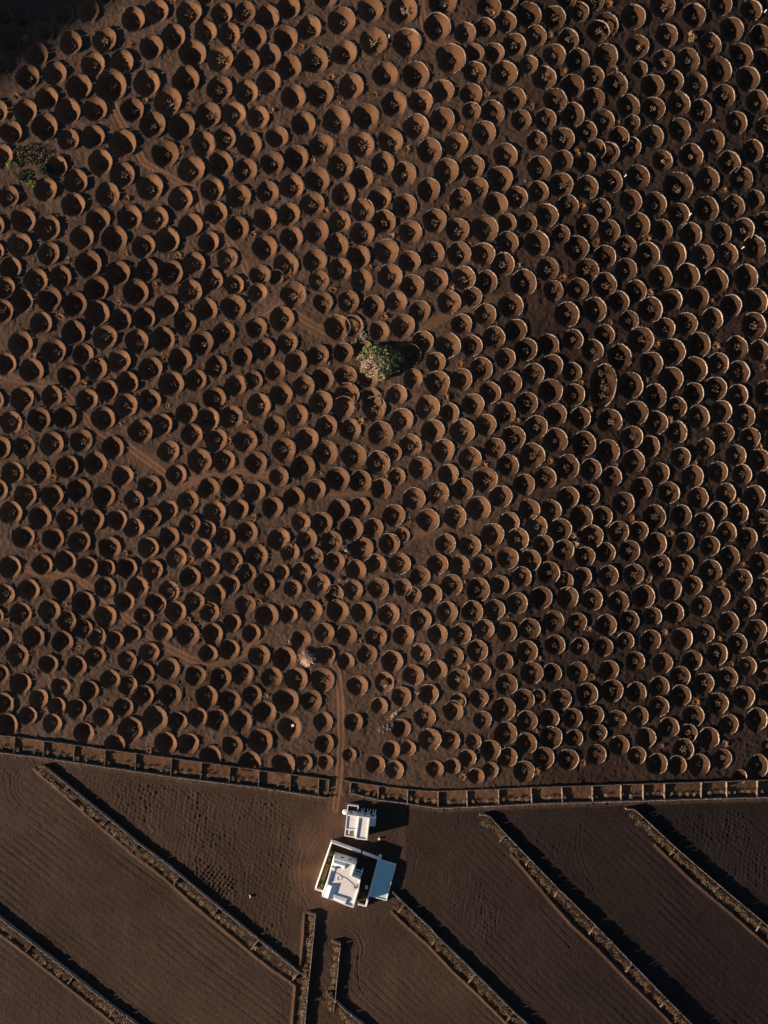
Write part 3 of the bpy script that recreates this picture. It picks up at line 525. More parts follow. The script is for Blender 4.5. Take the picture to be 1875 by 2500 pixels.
for n_, (px, py, x, y, rx, ry) in enumerate(pits):
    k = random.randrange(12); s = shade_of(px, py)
    q = UP if False else normal(x, y); rot = Vector((0, 0, 1)).rotation_difference(q)
    plan.append((px, py, x, y, rx, ry, k, s, rot, float(T(x, y))-.02))
def nowall(px, py): return any(abs(px-a) < 9 and abs(py-b) < 9 for a, b in NOWALL)
first = set(range(300)); used_l = set(); special = {}
for nm, lx, ly in LAND:
    for d in range(8):
        best = None
        for i in range(300):
            px, py = plan[i][:2]; dx, dy = px-lx, -(py-ly); r = math.hypot(dx, dy)
            if r > 130 or i in special or nowall(px, py): continue
            if (int(round(math.degrees(math.atan2(dy, dx))/45)) % 8) == d and (best is None or r < best[0]): best = (r, i)
        if best: special[best[1]] = (DIRS[d], nm)
def wall_scale(px, py): return .56+.34*float(sm(800, 250, px))*float(sm(1300, 500, py))
wv, wf, wt = [], [], []; nb = 0
for i, (px, py, x, y, rx, ry, k, s, rot, z) in enumerate(plan):
    if nowall(px, py): continue
    zr = random.uniform(R(-14), R(14)); mtx = Matrix.Translation((x, y, z)) @ rot.to_matrix().to_4x4() @ Matrix.Rotation(zr, 4, 'Z') @ Matrix.Diagonal((rx, ry, 2.7*random.uniform(.8, 1.2)*wall_scale(px, py), 1))
    if i < 300:
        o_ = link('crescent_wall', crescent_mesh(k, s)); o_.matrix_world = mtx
        look = ('dark lapilli dusted', 'brown', 'light brown', 'pale')[s]
        if i in special: lab = 'crescent stone wall of the large pit just %s %s' % special[i]
        else: lab = '%s low crescent stone wall around a large vine pit, %s' % (look, region(px, py))
        tag(o_, lab, 'stone wall', 'crescent walls round the vine pits')
    else:
        v_, f_, t_, _ = PROTO[k]
        m_ = np.array(mtx); vv = v_ @ m_[:3, :3].T+m_[:3, 3]
        wv.append(vv); wf.append(f_+nb); wt.append(SHADES[s]*t_[:, None]); nb += len(vv)
o_ = link('crescent_walls', mesh_fast('crescent_walls', np.concatenate(wv), np.concatenate(wf), M_STONE, np.concatenate(wt)))
tag(o_, 'the many smaller crescent stone walls curving round the other vine pits', 'stone walls', kind='stuff')

def long_wall(name, px_pts, h, label, group=None, thick=.21, shade=(.27, .20, .155), ends=None):
    pts = []
    for a, b in zip(px_pts[:-1], px_pts[1:]):
        n = max(1, int(math.hypot(b[0]-a[0], b[1]-a[1])/12))
        for i in range(n): pts.append((a[0]+(b[0]-a[0])*i/n, a[1]+(b[1]-a[1])*i/n))
    pts.append(px_pts[-1]); W = pline(pts, h*.9)
    W = np.array([(p[0], p[1], float(T(p[0], p[1]))-.05) for p in W])
    L = np.linalg.norm(np.diff(W[:, :2], axis=0), axis=1).sum()
    hf_ = lambda q: h*(.96+.05*math.sin(q*L*.9)+.04*math.sin(q*L*2.3))
    v_, f_, t_ = wall_stones(W, hf_, thick, .45, .26, -.3)
    o_ = link(name, mesh_fast(name, v_, f_, M_STONE, np.array(shade)*t_[:, None]))
    tag(o_, label, 'stone wall', group); return o_
G1 = 'long stone windbreak walls between the fields'
LW = {'A': 'longest diagonal stone windbreak wall, running from below the left strip to the field corner left of the houses',
      'B': 'diagonal stone windbreak wall cutting across the bottom left corner', 'C': 'near upright stone wall below the houses, left one of the two, longer',
      'D': 'shorter near upright stone wall below the houses, right of the longer one', 'E': 'diagonal stone wall leaving the bottom edge just right of the short upright wall',
      'G': 'diagonal stone windbreak wall starting at the corner of the blue shaded annex', 'K': 'diagonal stone windbreak wall in the middle of the right hand fields', 'L': 'diagonal stone windbreak wall nearest the right edge'}
for k in WALLS: long_wall('stone_wall', WALLS[k], .78, LW[k], G1)
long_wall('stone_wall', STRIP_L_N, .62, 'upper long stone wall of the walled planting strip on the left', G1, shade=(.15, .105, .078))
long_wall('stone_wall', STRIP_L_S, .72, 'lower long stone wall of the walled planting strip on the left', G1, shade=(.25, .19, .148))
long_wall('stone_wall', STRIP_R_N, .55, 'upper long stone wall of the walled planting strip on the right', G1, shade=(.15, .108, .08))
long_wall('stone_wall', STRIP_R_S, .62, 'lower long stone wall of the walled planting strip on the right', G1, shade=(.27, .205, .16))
ORD = ['first', 'second', 'third', 'fourth', 'fifth', 'sixth', 'seventh', 'eighth', 'ninth', 'tenth', 'eleventh', 'twelfth', 'thirteenth', 'fourteenth', 'fifteenth']
G2 = 'short cross walls dividing the planting strips'
for i, (a, b) in enumerate(CROSS_L): long_wall('cross_wall', [a, b], .5, '%s short cross wall from the left in the left hand planting strip' % ORD[i], G2, .22, (.19, .135, .10))
for i, (a, b) in enumerate(CROSS_R): long_wall('cross_wall', [a, b], .5, '%s short cross wall from the left in the right hand planting strip' % ORD[i], G2, .22, (.24, .165, .12))
WN = {'A': 'the longest diagonal wall on the left', 'B': 'the diagonal wall in the bottom left corner', 'C': 'the longer upright wall below the houses', 'G': 'the diagonal wall starting at the annex', 'K': 'the diagonal wall in the middle of the right hand fields', 'L': 'the diagonal wall nearest the right edge'}
for k in CROSS:
    for i, (a, b) in enumerate(CROSS[k]): long_wall('cross_wall', [a, b], .48, '%s stub wall from the top beside %s' % (ORD[i], WN[k]), G2, .22, (.20, .145, .108))

# ------------------------------------------------------------------ vines, bushes, dry tufts
def tubes(segs, sides=3):
    Vv, Ff = [], []
    for p0, p1, r0, r1 in segs:
        p0 = np.array(p0, float); p1 = np.array(p1, float); d = p1-p0; d /= np.linalg.norm(d)+1e-9
        a = np.cross(d, (0, 0, 1.) if abs(d[2]) < .9 else (1., 0, 0)); a /= np.linalg.norm(a); b = np.cross(d, a); n0 = len(Vv)
        for p, r in ((p0, r0), (p1, r1)):
            for k in range(sides):
                t = 2*math.pi*k/sides; Vv.append(p+r*(math.cos(t)*a+math.sin(t)*b))
        for k in range(sides):
            k2 = (k+1) % sides; Ff.append((n0+k, n0+k2, n0+sides+k2, n0+sides+k))
    return np.array(Vv), np.array(Ff)
def twig_plant(arms, reach, hgt, r, sub=3, droop=.0):
    segs = [((0, 0, -.1), (0, 0, .22), r*1.8, r*1.6)]
    for i in range(arms):
        a = 2*math.pi*(i+random.uniform(-.4, .4))/arms; L = reach*random.uniform(.45, 1.0); z0 = random.uniform(.15, .3)
        m = np.array((math.cos(a)*L*.45, math.sin(a)*L*.45, hgt*random.uniform(.5, .8)))
        e = np.array((math.cos(a+random.uniform(-.4, .4))*L, math.sin(a+random.uniform(-.4, .4))*L, hgt*random.uniform(.55, 1.1)-droop))
        segs += [((0, 0, z0), m, r*1.3, r), (m, e, r, r*.6)]
        for _ in range(sub):
            t = random.uniform(.2, .9); p = m+(e-m)*t; q = p+np.array((random.uniform(-.3, .3), random.uniform(-.3, .3), random.uniform(.02, .32)))*reach
            segs.append((p, q, r*.75, r*.4))
    return segs
def scatter_mesh(name, v_, f_, tint, mat, jitter=.25, per=8):
    t_ = np.repeat(np.random.default_rng(len(v_)).uniform(1-jitter, 1+jitter, (len(v_)+per-1)//per), per)[:len(v_)]
    return mesh_fast(name, v_, f_, mat, np.array(tint)*t_[:, None])
def leaf_quads(centres, size, up=.5):
    n = len(centres); g = np.random.default_rng(n+3)
    nrm = g.normal(size=(n, 3)); nrm[:, 2] = np.abs(nrm[:, 2])+up; nrm /= np.linalg.norm(nrm, axis=1)[:, None]
    a = np.cross(nrm, g.normal(size=(n, 3))); a /= np.linalg.norm(a, axis=1)[:, None]; b = np.cross(nrm, a)
    s = size*g.uniform(.6, 1.3, (n, 1)); c = np.asarray(centres)
    v_ = np.stack([c-a*s, c+b*s*.55, c+a*s, c-b*s*.55], 1).reshape(-1, 3)
    return v_, np.arange(4*n).reshape(-1, 4)
VP = []
for k in range(8):
    v_, f_ = tubes(twig_plant(random.randint(9, 13), .95, .85, .034, 3)); VP.append((v_, f_))
VT = [(.23, .16, .105), (.30, .22, .15), (.17, .11, .07)]
VM = {}
def vine_mesh(k, t):
    if (k, t) not in VM: VM[k, t] = scatter_mesh('grapevine', *VP[k], VT[t], M_PLANT, .4, 6)
    return VM[k, t]
vv_, vf_, vt_ = [], [], []; nb = 0; leafy = [(x, y) for x, y in ((1620, 393), (1687, 381), (1655, 460), (1625, 155), (1560, 115), (1848, 250))]
rngv = np.random.default_rng(11)
for i, (px, py, x, y, rx, ry, k, s, rot, z) in enumerate(plan):
    if nowall(px, py): continue
    spots = [(.02, 0.)] if ry < rx*1.3 else [(-.1, .9), (0., .35), (.05, -.2), (.02, -.75)]
    for sx, sy in spots:
        wx = x+(sx+rngv.uniform(-.1, .1))*rx; wy = y+(sy+rngv.uniform(-.1, .1))*rx; wz = ground_z(wx, wy)
        s0 = rngv.uniform(.65, 1.25)*rx/2.7; a = rngv.uniform(0, 6.28); kk = int(rngv.integers(8)); tt = int(rngv.integers(3)); tt = 2 if px > 1150 and tt == 1 else tt
        mtx = Matrix.Translation((wx, wy, wz-.03)) @ Matrix.Rotation(a, 4, 'Z') @ Matrix.Diagonal((s0, s0, s0*rngv.uniform(.85, 1.25), 1))
        if i < 290:
            o_ = link('grapevine', vine_mesh(kk, tt)); o_.matrix_world = mtx
            lab = 'bare grapevine in the pit %s %s' % special[i] if i in special else 'bare twiggy grapevine in a large pit, %s' % region(px, py)
            tag(o_, lab, 'vine', 'bare grapevines in the pits')
        else:
            m_ = np.array(mtx); q = VP[kk][0] @ m_[:3, :3].T+m_[:3, 3]
            vv_.append(q); vf_.append(VP[kk][1]+nb); nb += len(q); vt_.append(np.tile(np.array(VT[tt]), (len(q), 1)))
o_ = link('grapevines', mesh_fast('grapevines', np.concatenate(vv_), np.concatenate(vf_), M_PLANT, np.concatenate(vt_)))
tag(o_, 'the many bare grapevines on the floors of the smaller pits', 'vines', kind='stuff')
# vines that still carry rusty leaves, upper right
for i, (px, py) in enumerate(leafy):
    p = at(px, py); n = 150 if i == 2 else 70; rad = 1.25 if i == 2 else .75
    g = np.random.default_rng(50+i); a = g.uniform(0, 6.28, n); r = rad*np.sqrt(g.uniform(0, 1, n))
    zz = .25+(.75*(1-(r/rad)**2)+.1)*g.uniform(.4, 1, n)
    v_, f_ = leaf_quads(np.stack([r*np.cos(a), r*np.sin(a), zz], 1), .15)
    root = empty('leafy_vine', (p[0], p[1], ground_z(p[0], p[1])))
    link('leaves', scatter_mesh('leaves', v_, f_, (.33, .20, .075), M_LEAF, .5, 4), root)
    v2, f2 = tubes(twig_plant(8, rad, .6, .035, 1)); link('branches', scatter_mesh('branches', v2, f2, (.16, .11, .08), M_PLANT), root)
    lab = ['rusty leafed vine in the pit above the large bushy one', 'golden leafed vine in the wide pit next to the top right strip of bare vines', 'largest bushy vine with golden leaves, in the widest pit on the right', 'rusty leafed vine in a top right pit, left of the track side scrub', 'vine with yellowish leaves in a pit near the top right', 'rusty leafed vine in a pit close to the right edge'][i]
    tag(root, lab, 'vine', 'vines still in leaf')

# dry rusty tufts between the pits
TP = []
for k in range(6):
    Vv, Ff = [], []
    for i in range(80):
        a = random.uniform(0, 6.28); r = .28*math.sqrt(random.random()); el = random.uniform(.35, 1.2); L = random.uniform(.35, .75)
        p = np.array((r*math.cos(a), r*math.sin(a)*1.3, -.02)); a2 = a+random.uniform(-.5, .5)
        d = np.array((math.cos(a2)*math.cos(el), math.sin(a2)*math.cos(el), math.sin(el)))*L; n_ = np.array((-math.sin(a2), math.cos(a2), 0))*.045
        m = p+d*.6; e = p+d+np.array((d[0]*.3, d[1]*.3, -.12)); n0 = len(Vv)
        Vv += [p-n_, p+n_, m+n_, m-n_, e+n_*.4, e-n_*.4]; Ff += [(n0, n0+1, n0+2, n0+3), (n0+3, n0+2, n0+4, n0+5)]
    TP.append(scatter_mesh('dry_tuft', np.array(Vv), np.array(Ff), [(.27, .125, .05), (.22, .105, .045), (.30, .165, .085)][k % 3], M_PLANT, .35, 6))
for i, s in enumerate(TUFTS.split()):
    px, py = [float(q) for q in s.split(',')]; p = at(px, py)
    if min(math.hypot(px-a, py-b) for a, b in ((70, 375),)) < 30: continue
    o_ = link('dry_tuft', TP[i % 6], None, (p[0], p[1], ground_z(p[0], p[1]))); f = random.uniform(.6, 1.25)
    o_.scale = (f*random.uniform(.8, 1.2), f*random.uniform(.9, 1.4), f); o_.rotation_euler = (0, 0, random.uniform(0, 6.28))
    tag(o_, 'rusty dry grass tuft between pits, %s' % region(px, py), 'dry tuft', 'dry tufts between the pits')

# leafless bushes planted along the walls
BP = []; BPD = []      # the bushes right of the houses take a darker tint
for k in range(7):
    v_, f_ = tubes(twig_plant(random.randint(10, 15), .85, .75, .045, 3))
    g = np.random.default_rng(80+k); n = 26
    lv, lf = leaf_quads(np.stack([g.normal(0, .4, n), g.normal(0, .4, n), g.uniform(.4, .95, n)], 1), .10)
    tn = [(.30, .215, .125), (.38, .28, .18), (.29, .17, .10)][k % 3]
    t_ = np.concatenate([np.tile(np.array(tn), (len(v_), 1))*np.repeat(g.uniform(.6, 1.4, len(v_)//6+1), 6)[:len(v_), None], np.tile(np.array((.22, .20, .065) if k % 2 else (.33, .2, .09)), (len(lv), 1))])
    BP.append(mesh_fast('fig_bush', np.concatenate([v_, lv]), np.concatenate([f_, lf+len(v_)]), M_PLANT, t_))
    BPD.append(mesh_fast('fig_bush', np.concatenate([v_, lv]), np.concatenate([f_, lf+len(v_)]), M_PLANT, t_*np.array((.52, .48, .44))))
BL = {}
def nth(key):
    BL[key] = BL.get(key, -1)+1; return (ORD+['sixteenth', 'seventeenth', 'eighteenth', 'nineteenth', 'twentieth'])[min(BL[key], 19)]
def bush(px, py, f, label):
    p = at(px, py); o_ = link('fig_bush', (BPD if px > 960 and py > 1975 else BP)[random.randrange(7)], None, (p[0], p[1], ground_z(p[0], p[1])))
    o_.rotation_euler = (0, 0, random.uniform(0, 6.28)); o_.scale = (f, f*random.uniform(.8, 1.1), f*random.uniform(.8, 1.15))
    tag(o_, label, 'bush', 'leafless bushes along the walls')
def along(line, s):
    q = np.array(line, float); d = np.linalg.norm(np.diff(q, axis=0), axis=1); c = np.concatenate([[0], np.cumsum(d)])
    return np.array([np.interp(s, c, q[:, 0]), np.interp(s, c, q[:, 1])]), c[-1]
def cell_label(px, nm):
    C_ = CROSS_L if nm == 'left' else CROSS_R; c = sum(1 for a, b in C_ if (a[0]+b[0])/2 < px)
    return '%s fig bush right of the %s in the %s hand planting strip' % (nth((nm, c)), ORD[c-1]+' cross wall' if c else 'strip start', nm)
for (N_, S_, nm, x0, x1, fr) in ((STRIP_L_N, STRIP_L_S, 'left', 4, 800, .62), (STRIP_R_N, STRIP_R_S, 'right', 862, 1872, .60)):
    px = x0
    while px < x1:
        a = interp_line(N_, px); b = interp_line(S_, px)
        if random.random() < .82:
            bush(px, a+(b-a)*random.uniform(fr-.08, fr+.06), random.uniform(.5, .85), cell_label(px, nm))
        px += random.uniform(13, 23)
SB = {'A': (12, 0, 1, 13, 4), 'B': (10, 0, 1, 14, 4), 'C': (9, 0, 1, 13, 3), 'D': (11, 0, 1, 15, 3), 'E': (10, 0, 1, 14, 3), 'G': (12, 0, 1, 9, 5), 'K': (12, 0, 1, 9, 5), 'L': (13, 0, 1, 9.5, 5)}
SN = {'A': 'the longest diagonal wall on the left', 'B': 'the bottom left diagonal wall', 'C': 'the longer upright wall below the houses', 'D': 'the shorter upright wall below the houses', 'E': 'the wall leaving the bottom edge', 'G': 'the diagonal wall starting at the annex', 'K': 'the middle diagonal wall on the right', 'L': 'the diagonal wall nearest the right edge'}
def bay_label(k, s):
    c = 0
    for a, b in CROSS.get(k, []):
        q = np.array(WALLS[k], float); i_ = int(np.argmin(np.hypot(q[:, 0]-a[0], q[:, 1]-a[1]))); c += np.linalg.norm(np.diff(q[:i_+1], axis=0), axis=1).sum() < s
    return '%s leafless bush %s %s' % (nth((k, c)), 'past the '+ORD[c-1]+' stub wall of' if c else 'from the upper end of', SN[k])
for k, (off, _, _, gap, jit) in SB.items():
    s = 12.; tot = along(WALLS[k], 0)[1]
    while s < tot-6:
        p, _t = along(WALLS[k], s); p2, _t = along(WALLS[k], s+2); d = (p2-p)/(np.linalg.norm(p2-p)+1e-9)
        n_ = np.array((-d[1], d[0]))
        q = p+n_*(off+random.uniform(-jit, jit))
        if -5 < q[0] < 1880 and q[1] < 2505 and random.random() < .95: bush(q[0], q[1], random.uniform(.75, 1.2), bay_label(k, s))
        s += gap*random.uniform(.7, 1.35)

# round fig tree
def fig_tree():
    p = at(926, 884); root = empty('fig_tree', (p[0], p[1], ground_z(p[0], p[1])-.1))
    tag(root, 'only large round green fig tree, pale and pinkish on its lower left side', 'tree')
    segs = [((0, 0, -.4), (0, 0, .5), .28, .24)]
    for i in range(14):
        a = i/14*6.28+random.uniform(-.2, .2); L = random.uniform(2.2, 4.2); m = (math.cos(a)*L*.5, math.sin(a)*L*.4, 1.3); e = (math.cos(a)*L, math.sin(a)*L*.8, 1.5)
        segs += [((0, 0, .35), m, .16, .1), (m, e, .1, .04)]
    v_, f_ = tubes(segs, 5); link('trunk', mesh_fast('trunk', v_, f_, M_PLANT, np.tile(np.array((.14, .11, .09)), (len(v_), 1))), root)
    g = np.random.default_rng(5); cl = []
    for i in range(390):
        r = math.sqrt(g.uniform(0, 1)); a = g.uniform(0, 6.28); lim = 1+.07*math.sin(3*a+1)+.06*math.sin(7*a)
        cx, cy = 5.15*r*lim*math.cos(a), 4.05*r*lim*math.sin(a); cl.append((cx, cy, .25+2.0*math.sqrt(max(0, 1-r*r*.93))+g.uniform(-.3, .18), r, a))
    C, Tn = [], []
    for cx, cy, cz, r, a in cl:
        n = 30; rr = g.uniform(.28, .5)
        q = g.normal(0, .5, (n, 3))*rr+np.array((cx, cy, cz)); q[:, 2] = np.maximum(q[:, 2], .1)
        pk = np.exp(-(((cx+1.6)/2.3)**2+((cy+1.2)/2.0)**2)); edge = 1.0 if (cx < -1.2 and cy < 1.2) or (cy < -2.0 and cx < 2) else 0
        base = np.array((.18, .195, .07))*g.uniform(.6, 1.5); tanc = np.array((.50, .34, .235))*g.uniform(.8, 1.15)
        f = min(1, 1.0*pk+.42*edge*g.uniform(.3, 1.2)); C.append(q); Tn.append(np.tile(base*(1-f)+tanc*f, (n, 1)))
    C = np.concatenate(C); Tn = np.repeat(np.concatenate(Tn)*g.uniform(.65, 1.35, (len(C), 1)), 4, axis=0)
    v_, f_ = leaf_quads(C, .19, .35); o_ = link('crown', mesh_fast('crown', v_, f_, M_LEAF, Tn), root)
fig_tree()
def bare_tree(px, py, rad, hgt, n, tint, label, name='bare_tree'):
    p = at(px, py); root = empty(name, (p[0], p[1], ground_z(p[0], p[1])-.05)); tag(root, label, 'tree' if name == 'bare_tree' else 'bush', 'leafless bushes standing alone')
    segs = []; tw = []
    for i in range(n):
        a = random.uniform(0, 6.28); el = random.uniform(.12, 1.45); L = rad*random.uniform(.75, 1.08)
        d = np.array((math.cos(a)*math.cos(el)*L, math.sin(a)*math.cos(el)*L, hgt*math.sin(el)))
        m = d*.5+np.array((random.uniform(-.1, .1), random.uniform(-.1, .1), .15))*rad*.4
        segs.append(((0, 0, .2), m, .055, .045))
        for _ in range(4):
            e = d+np.array((random.uniform(-.22, .22), random.uniform(-.22, .22), random.uniform(-.1, .2)))*rad; tw.append((m+(d-m)*random.uniform(0, .4), e, .05, .03))
    v_, f_ = tubes(segs); link('branches', scatter_mesh('branches', v_, f_, tuple(c*.7 for c in tint), M_PLANT, .3, 6), root)
    v_, f_ = tubes(tw); link('twigs', scatter_mesh('twigs', v_, f_, tint, M_PLANT, .3, 6), root)
    v_, f_ = tubes([((0, 0, -.2), (0, 0, .4), .14, .1)], 6); link('trunk', scatter_mesh('trunk', v_, f_, (.2, .14, .1), M_PLANT), root)
bare_tree(750, 1605, 2.3, 1.25, 105, (.78, .58, .45), 'pale pinkish leafless tree with radiating twigs, standing right of a dark pit')
bare_tree(938, 1668, 1.35, 1.3, 80, (.42, .30, .19), 'round straw coloured leafless bush filling a small walled pit', 'bare_bush')
bare_tree(842, 1338, .95, .8, 60, (.50, .36, .28), 'pinkish fuzzy bush between pale crescents, upper one of two', 'bare_bush')
bare_tree(829, 1413, .8, .5, 40, (.40, .29, .22), 'faint pinkish bush lying low between crescents, lower one of two', 'bare_bush')
bare_tree(1401, 1307, .85, .7, 50, (.40, .27, .18), 'pinkish fuzzy bush right of centre between pale crescents', 'bare_bush')
bare_tree(1019, 1687, .8, .6, 50, (.42, .31, .22), 'straw coloured leafless bush between two crescents below the pale tree', 'bare_bush')
bare_tree(1687, 90, 1.3, .8, 60, (.36, .22, .10), 'brown sprawling bush at the top right between pits', 'bare_bush')
for (px, py, lab) in ((744, 1780, 'x'),): pass

# green weeds, upper left
def weeds():
    g = np.random.default_rng(3); C, Tn = [], []
    for (cx, cy, rx, ry, n, col, h) in ((112, 415, 18, 15, 900, (.045, .065, .03), .5), (45, 385, 13, 26, 620, (.055, .075, .03), .4), (77, 449, 13, 10, 260, (.26, .28, .06), .35),
                                       (18, 394, 7, 10, 160, (.22, .24, .05), .35), (60, 430, 19, 16, 520, (.045, .060, .03), .3), (78, 378, 34, 26, 1100, (.13, .10, .055), .45), (118, 380, 10, 12, 110, (.11, .11, .04), .35), (45, 372, 5, 12, 90, (.2, .2, .06), .4)):
        for i in range(n):
            a = g.uniform(0, 6.28); r = math.sqrt(g.uniform(0, 1)); p = at(cx+rx*r*math.cos(a), cy+ry*r*math.sin(a))
            C.append((p[0], p[1], ground_z(p[0], p[1])+g.uniform(.02, h))); Tn.append(np.array(col)*g.uniform(.5, 1.5))
    v_, f_ = leaf_quads(np.array(C), .17, .2)
    o_ = link('weeds', mesh_fast('weeds', v_, f_, M_LEAF, np.repeat(np.array(Tn), 4, axis=0))); tag(o_, 'green and yellowish weeds spreading between the pits at the upper left', 'weeds', kind='stuff')
weeds()

# ------------------------------------------------------------------ loose stones
def rock_mesh(seed, tint):
    g = np.random.default_rng(seed); bm = bmesh.new(); bmesh.ops.create_icosphere(bm, subdivisions=1, radius=1)
    v_ = np.array([v.co[:] for v in bm.verts]); f_ = np.array([[q.index for q in f.verts] for f in bm.faces]); bm.free()
    v_ = v_*g.uniform(.7, 1.2, (len(v_), 1))*np.array((1, .8, .65)); return mesh_fast('stone', v_, f_, M_STONE, np.tile(np.array(tint), (len(v_), 1)))
RKP = [rock_mesh(k, (.28, .235, .20)) for k in range(4)]; RKD = [rock_mesh(k+9, (.30, .21, .145)) for k in range(4)]
def heap(px, py, lx, ly, ang, n, protos, label, s0=.2):
    p = at(px, py); root = empty('stone_heap', (p[0], p[1], ground_z(p[0], p[1]))); tag(root, label, 'stones')
    for i in range(n):
        r = math.sqrt(random.random()); a = random.uniform(0, 6.28); x_, y_ = lx*r*math.cos(a), ly*r*math.sin(a); c_, s_ = math.cos(ang), math.sin(ang)
        wx, wy = x_*c_-y_*s_, x_*s_+y_*c_
        o_ = link('stone', protos[i % len(protos)], root, (wx, wy, ground_z(p[0]+wx, p[1]+wy)-root.location.z+.06+.35*(1-r)*random.random()))
        f = s0*random.uniform(.6, 1.5); o_.scale = (f*1.3, f, f); o_.rotation_euler = (random.uniform(-.4, .4), random.uniform(-.4, .4), random.uniform(0, 6.28))
heap(888, 819, .9, .9, .3, 34, RKP, 'pile of white stones above the round green tree', .17)
heap(866, 835, .9, .35, .6, 12, RKP, 'few white stones trailing down left from the pile above the tree', .15)
heap(942, 1777, 2.1, .75, .25, 40, RKP, 'heap of pale angular rocks in a clearing of the lower vineyard', .15)
heap(964, 1744, 2.4, .42, .72, 60, RKD, 'low band of brown rubble running up to the right of the pale rock heap', .2)

# ------------------------------------------------------------------ posts and small white things
def box_bm(bm, c, s, rz=0.):
    m = Matrix.Translation(c) @ Matrix.Rotation(rz, 4, 'Z') @ Matrix.Diagonal((s[0], s[1], s[2], 1)); bmesh.ops.create_cube(bm, size=1, matrix=m)
def bm_obj(name, bm, mat, parent=None, loc=None):
    me = bpy.data.meshes.new(name); bm.to_mesh(me); bm.free(); me.materials.append(mat); return link(name, me, parent, loc)
for px, py, lab in ((950, 93, 'white marker post between two pits at the top middle'), (1866, 31, 'white marker post in the top right corner'), (1525, 432, 'white marker post left of the large bushy vine pit'), (1811, 607, 'white marker post near the right edge'), (1683, 526, 'white marker post on the wall below the bushy vine pit')):
    p = at(px, py); root = empty('marker_post', (p[0], p[1], ground_z(p[0], p[1]))); tag(root, lab, 'post', 'white marker posts')
    bm = bmesh.new(); bmesh.ops.create_cone(bm, cap_ends=True, segments=8, radius1=.09, radius2=.08, depth=.95, matrix=Matrix.Translation((0, 0, .4))); bm_obj('post', bm, M_WHITE, root)
    bm = bmesh.new(); box_bm(bm, (0, 0, .93), (.26, .26, .12)); bm_obj('cap', bm, M_WHITE, root)
def small_box(name, px, py, s, lab, cat, rz=0.):
    p = at(px, py); root = empty(name, (p[0], p[1], ground_z(p[0], p[1]))); tag(root, lab, cat)
    bm = bmesh.new(); box_bm(bm, (0, 0, s[2]/2), s, rz); bmesh.ops.bevel(bm, geom=bm.edges[:], offset=.02, segments=1, affect='EDGES'); bm_obj('body', bm, M_WHITE, root)
    bm = bmesh.new(); box_bm(bm, (0, 0, s[2]+.03), (s[0]*1.15, s[1]*1.15, .06), rz); bm_obj('lid', bm, M_WHITE, root); return root
small_box('white_box', 713.5, 1773.5, (.55, .5, .55), 'small white box with a lid at the edge of the unwalled pit', 'box')
small_box('white_box', 925.5, 2047, (.45, .32, .35), 'white box on the bare ground right of the small house', 'box', .7)
small_box('white_box', 611, 2187, (.2, .62, .2), 'narrow white box lying in the dimpled field left of the houses', 'box', .1)

# ------------------------------------------------------------------ houses
ZB = float(T(*at(850, 2090)[:2]))
def ccw(P):
    a = sum(P[i][0]*P[(i+1) % len(P)][1]-P[(i+1) % len(P)][0]*P[i][1] for i in range(len(P))); return P if a > 0 else P[::-1]
def prism(name, P, z0, z1, mat, parent, top=True):
    P = ccw([tuple(p[:2]) for p in P]); bm = bmesh.new(); n = len(P)
    lo = [bm.verts.new((x, y, z0)) for x, y in P]; hi = [bm.verts.new((x, y, z1)) for x, y in P]
    for i in range(n): bm.faces.new((lo[i], lo[(i+1) % n], hi[(i+1) % n], hi[i]))
    if top:
        f = bm.faces.new(hi); bm.normal_update(); bmesh.ops.triangulate(bm, faces=[f])
    return bm_obj(name, bm, mat, parent)
def offset(P, d, closed=True):
    P = [np.array(p[:2], float) for p in P]; n = len(P); out = []
    for i in range(n):
        a = P[i-1] if (closed or i > 0) else None; b = P[i]; c = P[(i+1) % n] if (closed or i < n-1) else None
        d1 = (b-a) if a is not None else (c-b); d2 = (c-b) if c is not None else (b-a)
        d1 = d1/np.linalg.norm(d1); d2 = d2/np.linalg.norm(d2); n1 = np.array((-d1[1], d1[0])); n2 = np.array((-d2[1], d2[0]))
        m = n1+n2; m = m/max(.4, (m @ n1) if abs(m @ n1) > .3 else .4); out.append(b+m*d)
    return out
def ring(name, P, thick, z0, z1, mat, parent, proud=.004):
    P = ccw([tuple(p[:2]) for p in P]); o_ = offset(P, -proud); q_ = offset(P, thick); bm = bmesh.new(); n = len(P)
    v = [[bm.verts.new((*p, z)) for p in L] for L, z in ((o_, z0), (o_, z1), (q_, z1), (q_, z0))]
    for i in range(n):
        j = (i+1) % n
        for a in range(3): bm.faces.new((v[a][i], v[a][j], v[a+1][j], v[a+1][i]))
    bmesh.ops.recalc_face_normals(bm, faces=bm.faces[:]); return bm_obj(name, bm, mat, parent)
def path_wall(name, P, thick, z0, z1, mat, parent, zs=None):
    A_ = offset(P, thick/2, False); B_ = offset(P, -thick/2, False); bm = bmesh.new(); n = len(P)
    v = [[bm.verts.new((*p, z)) for p in L] for L, z in ((A_, z0), (A_, z1), (B_, z1), (B_, z0))]
    for i in range(n-1):
        for a in range(3): bm.faces.new((v[a][i], v[a][i+1], v[a+1][i+1], v[a+1][i]))
    for i in (0, n-1): bm.faces.new([v[a][i] for a in range(4)])
    bmesh.ops.recalc_face_normals(bm, faces=bm.faces[:]); return bm_obj(name, bm, mat, parent)
def house_xy(zx, zy, h, o, k):
    return atz(o[0]+zx/k, o[1]+zy/k, ZB+h)
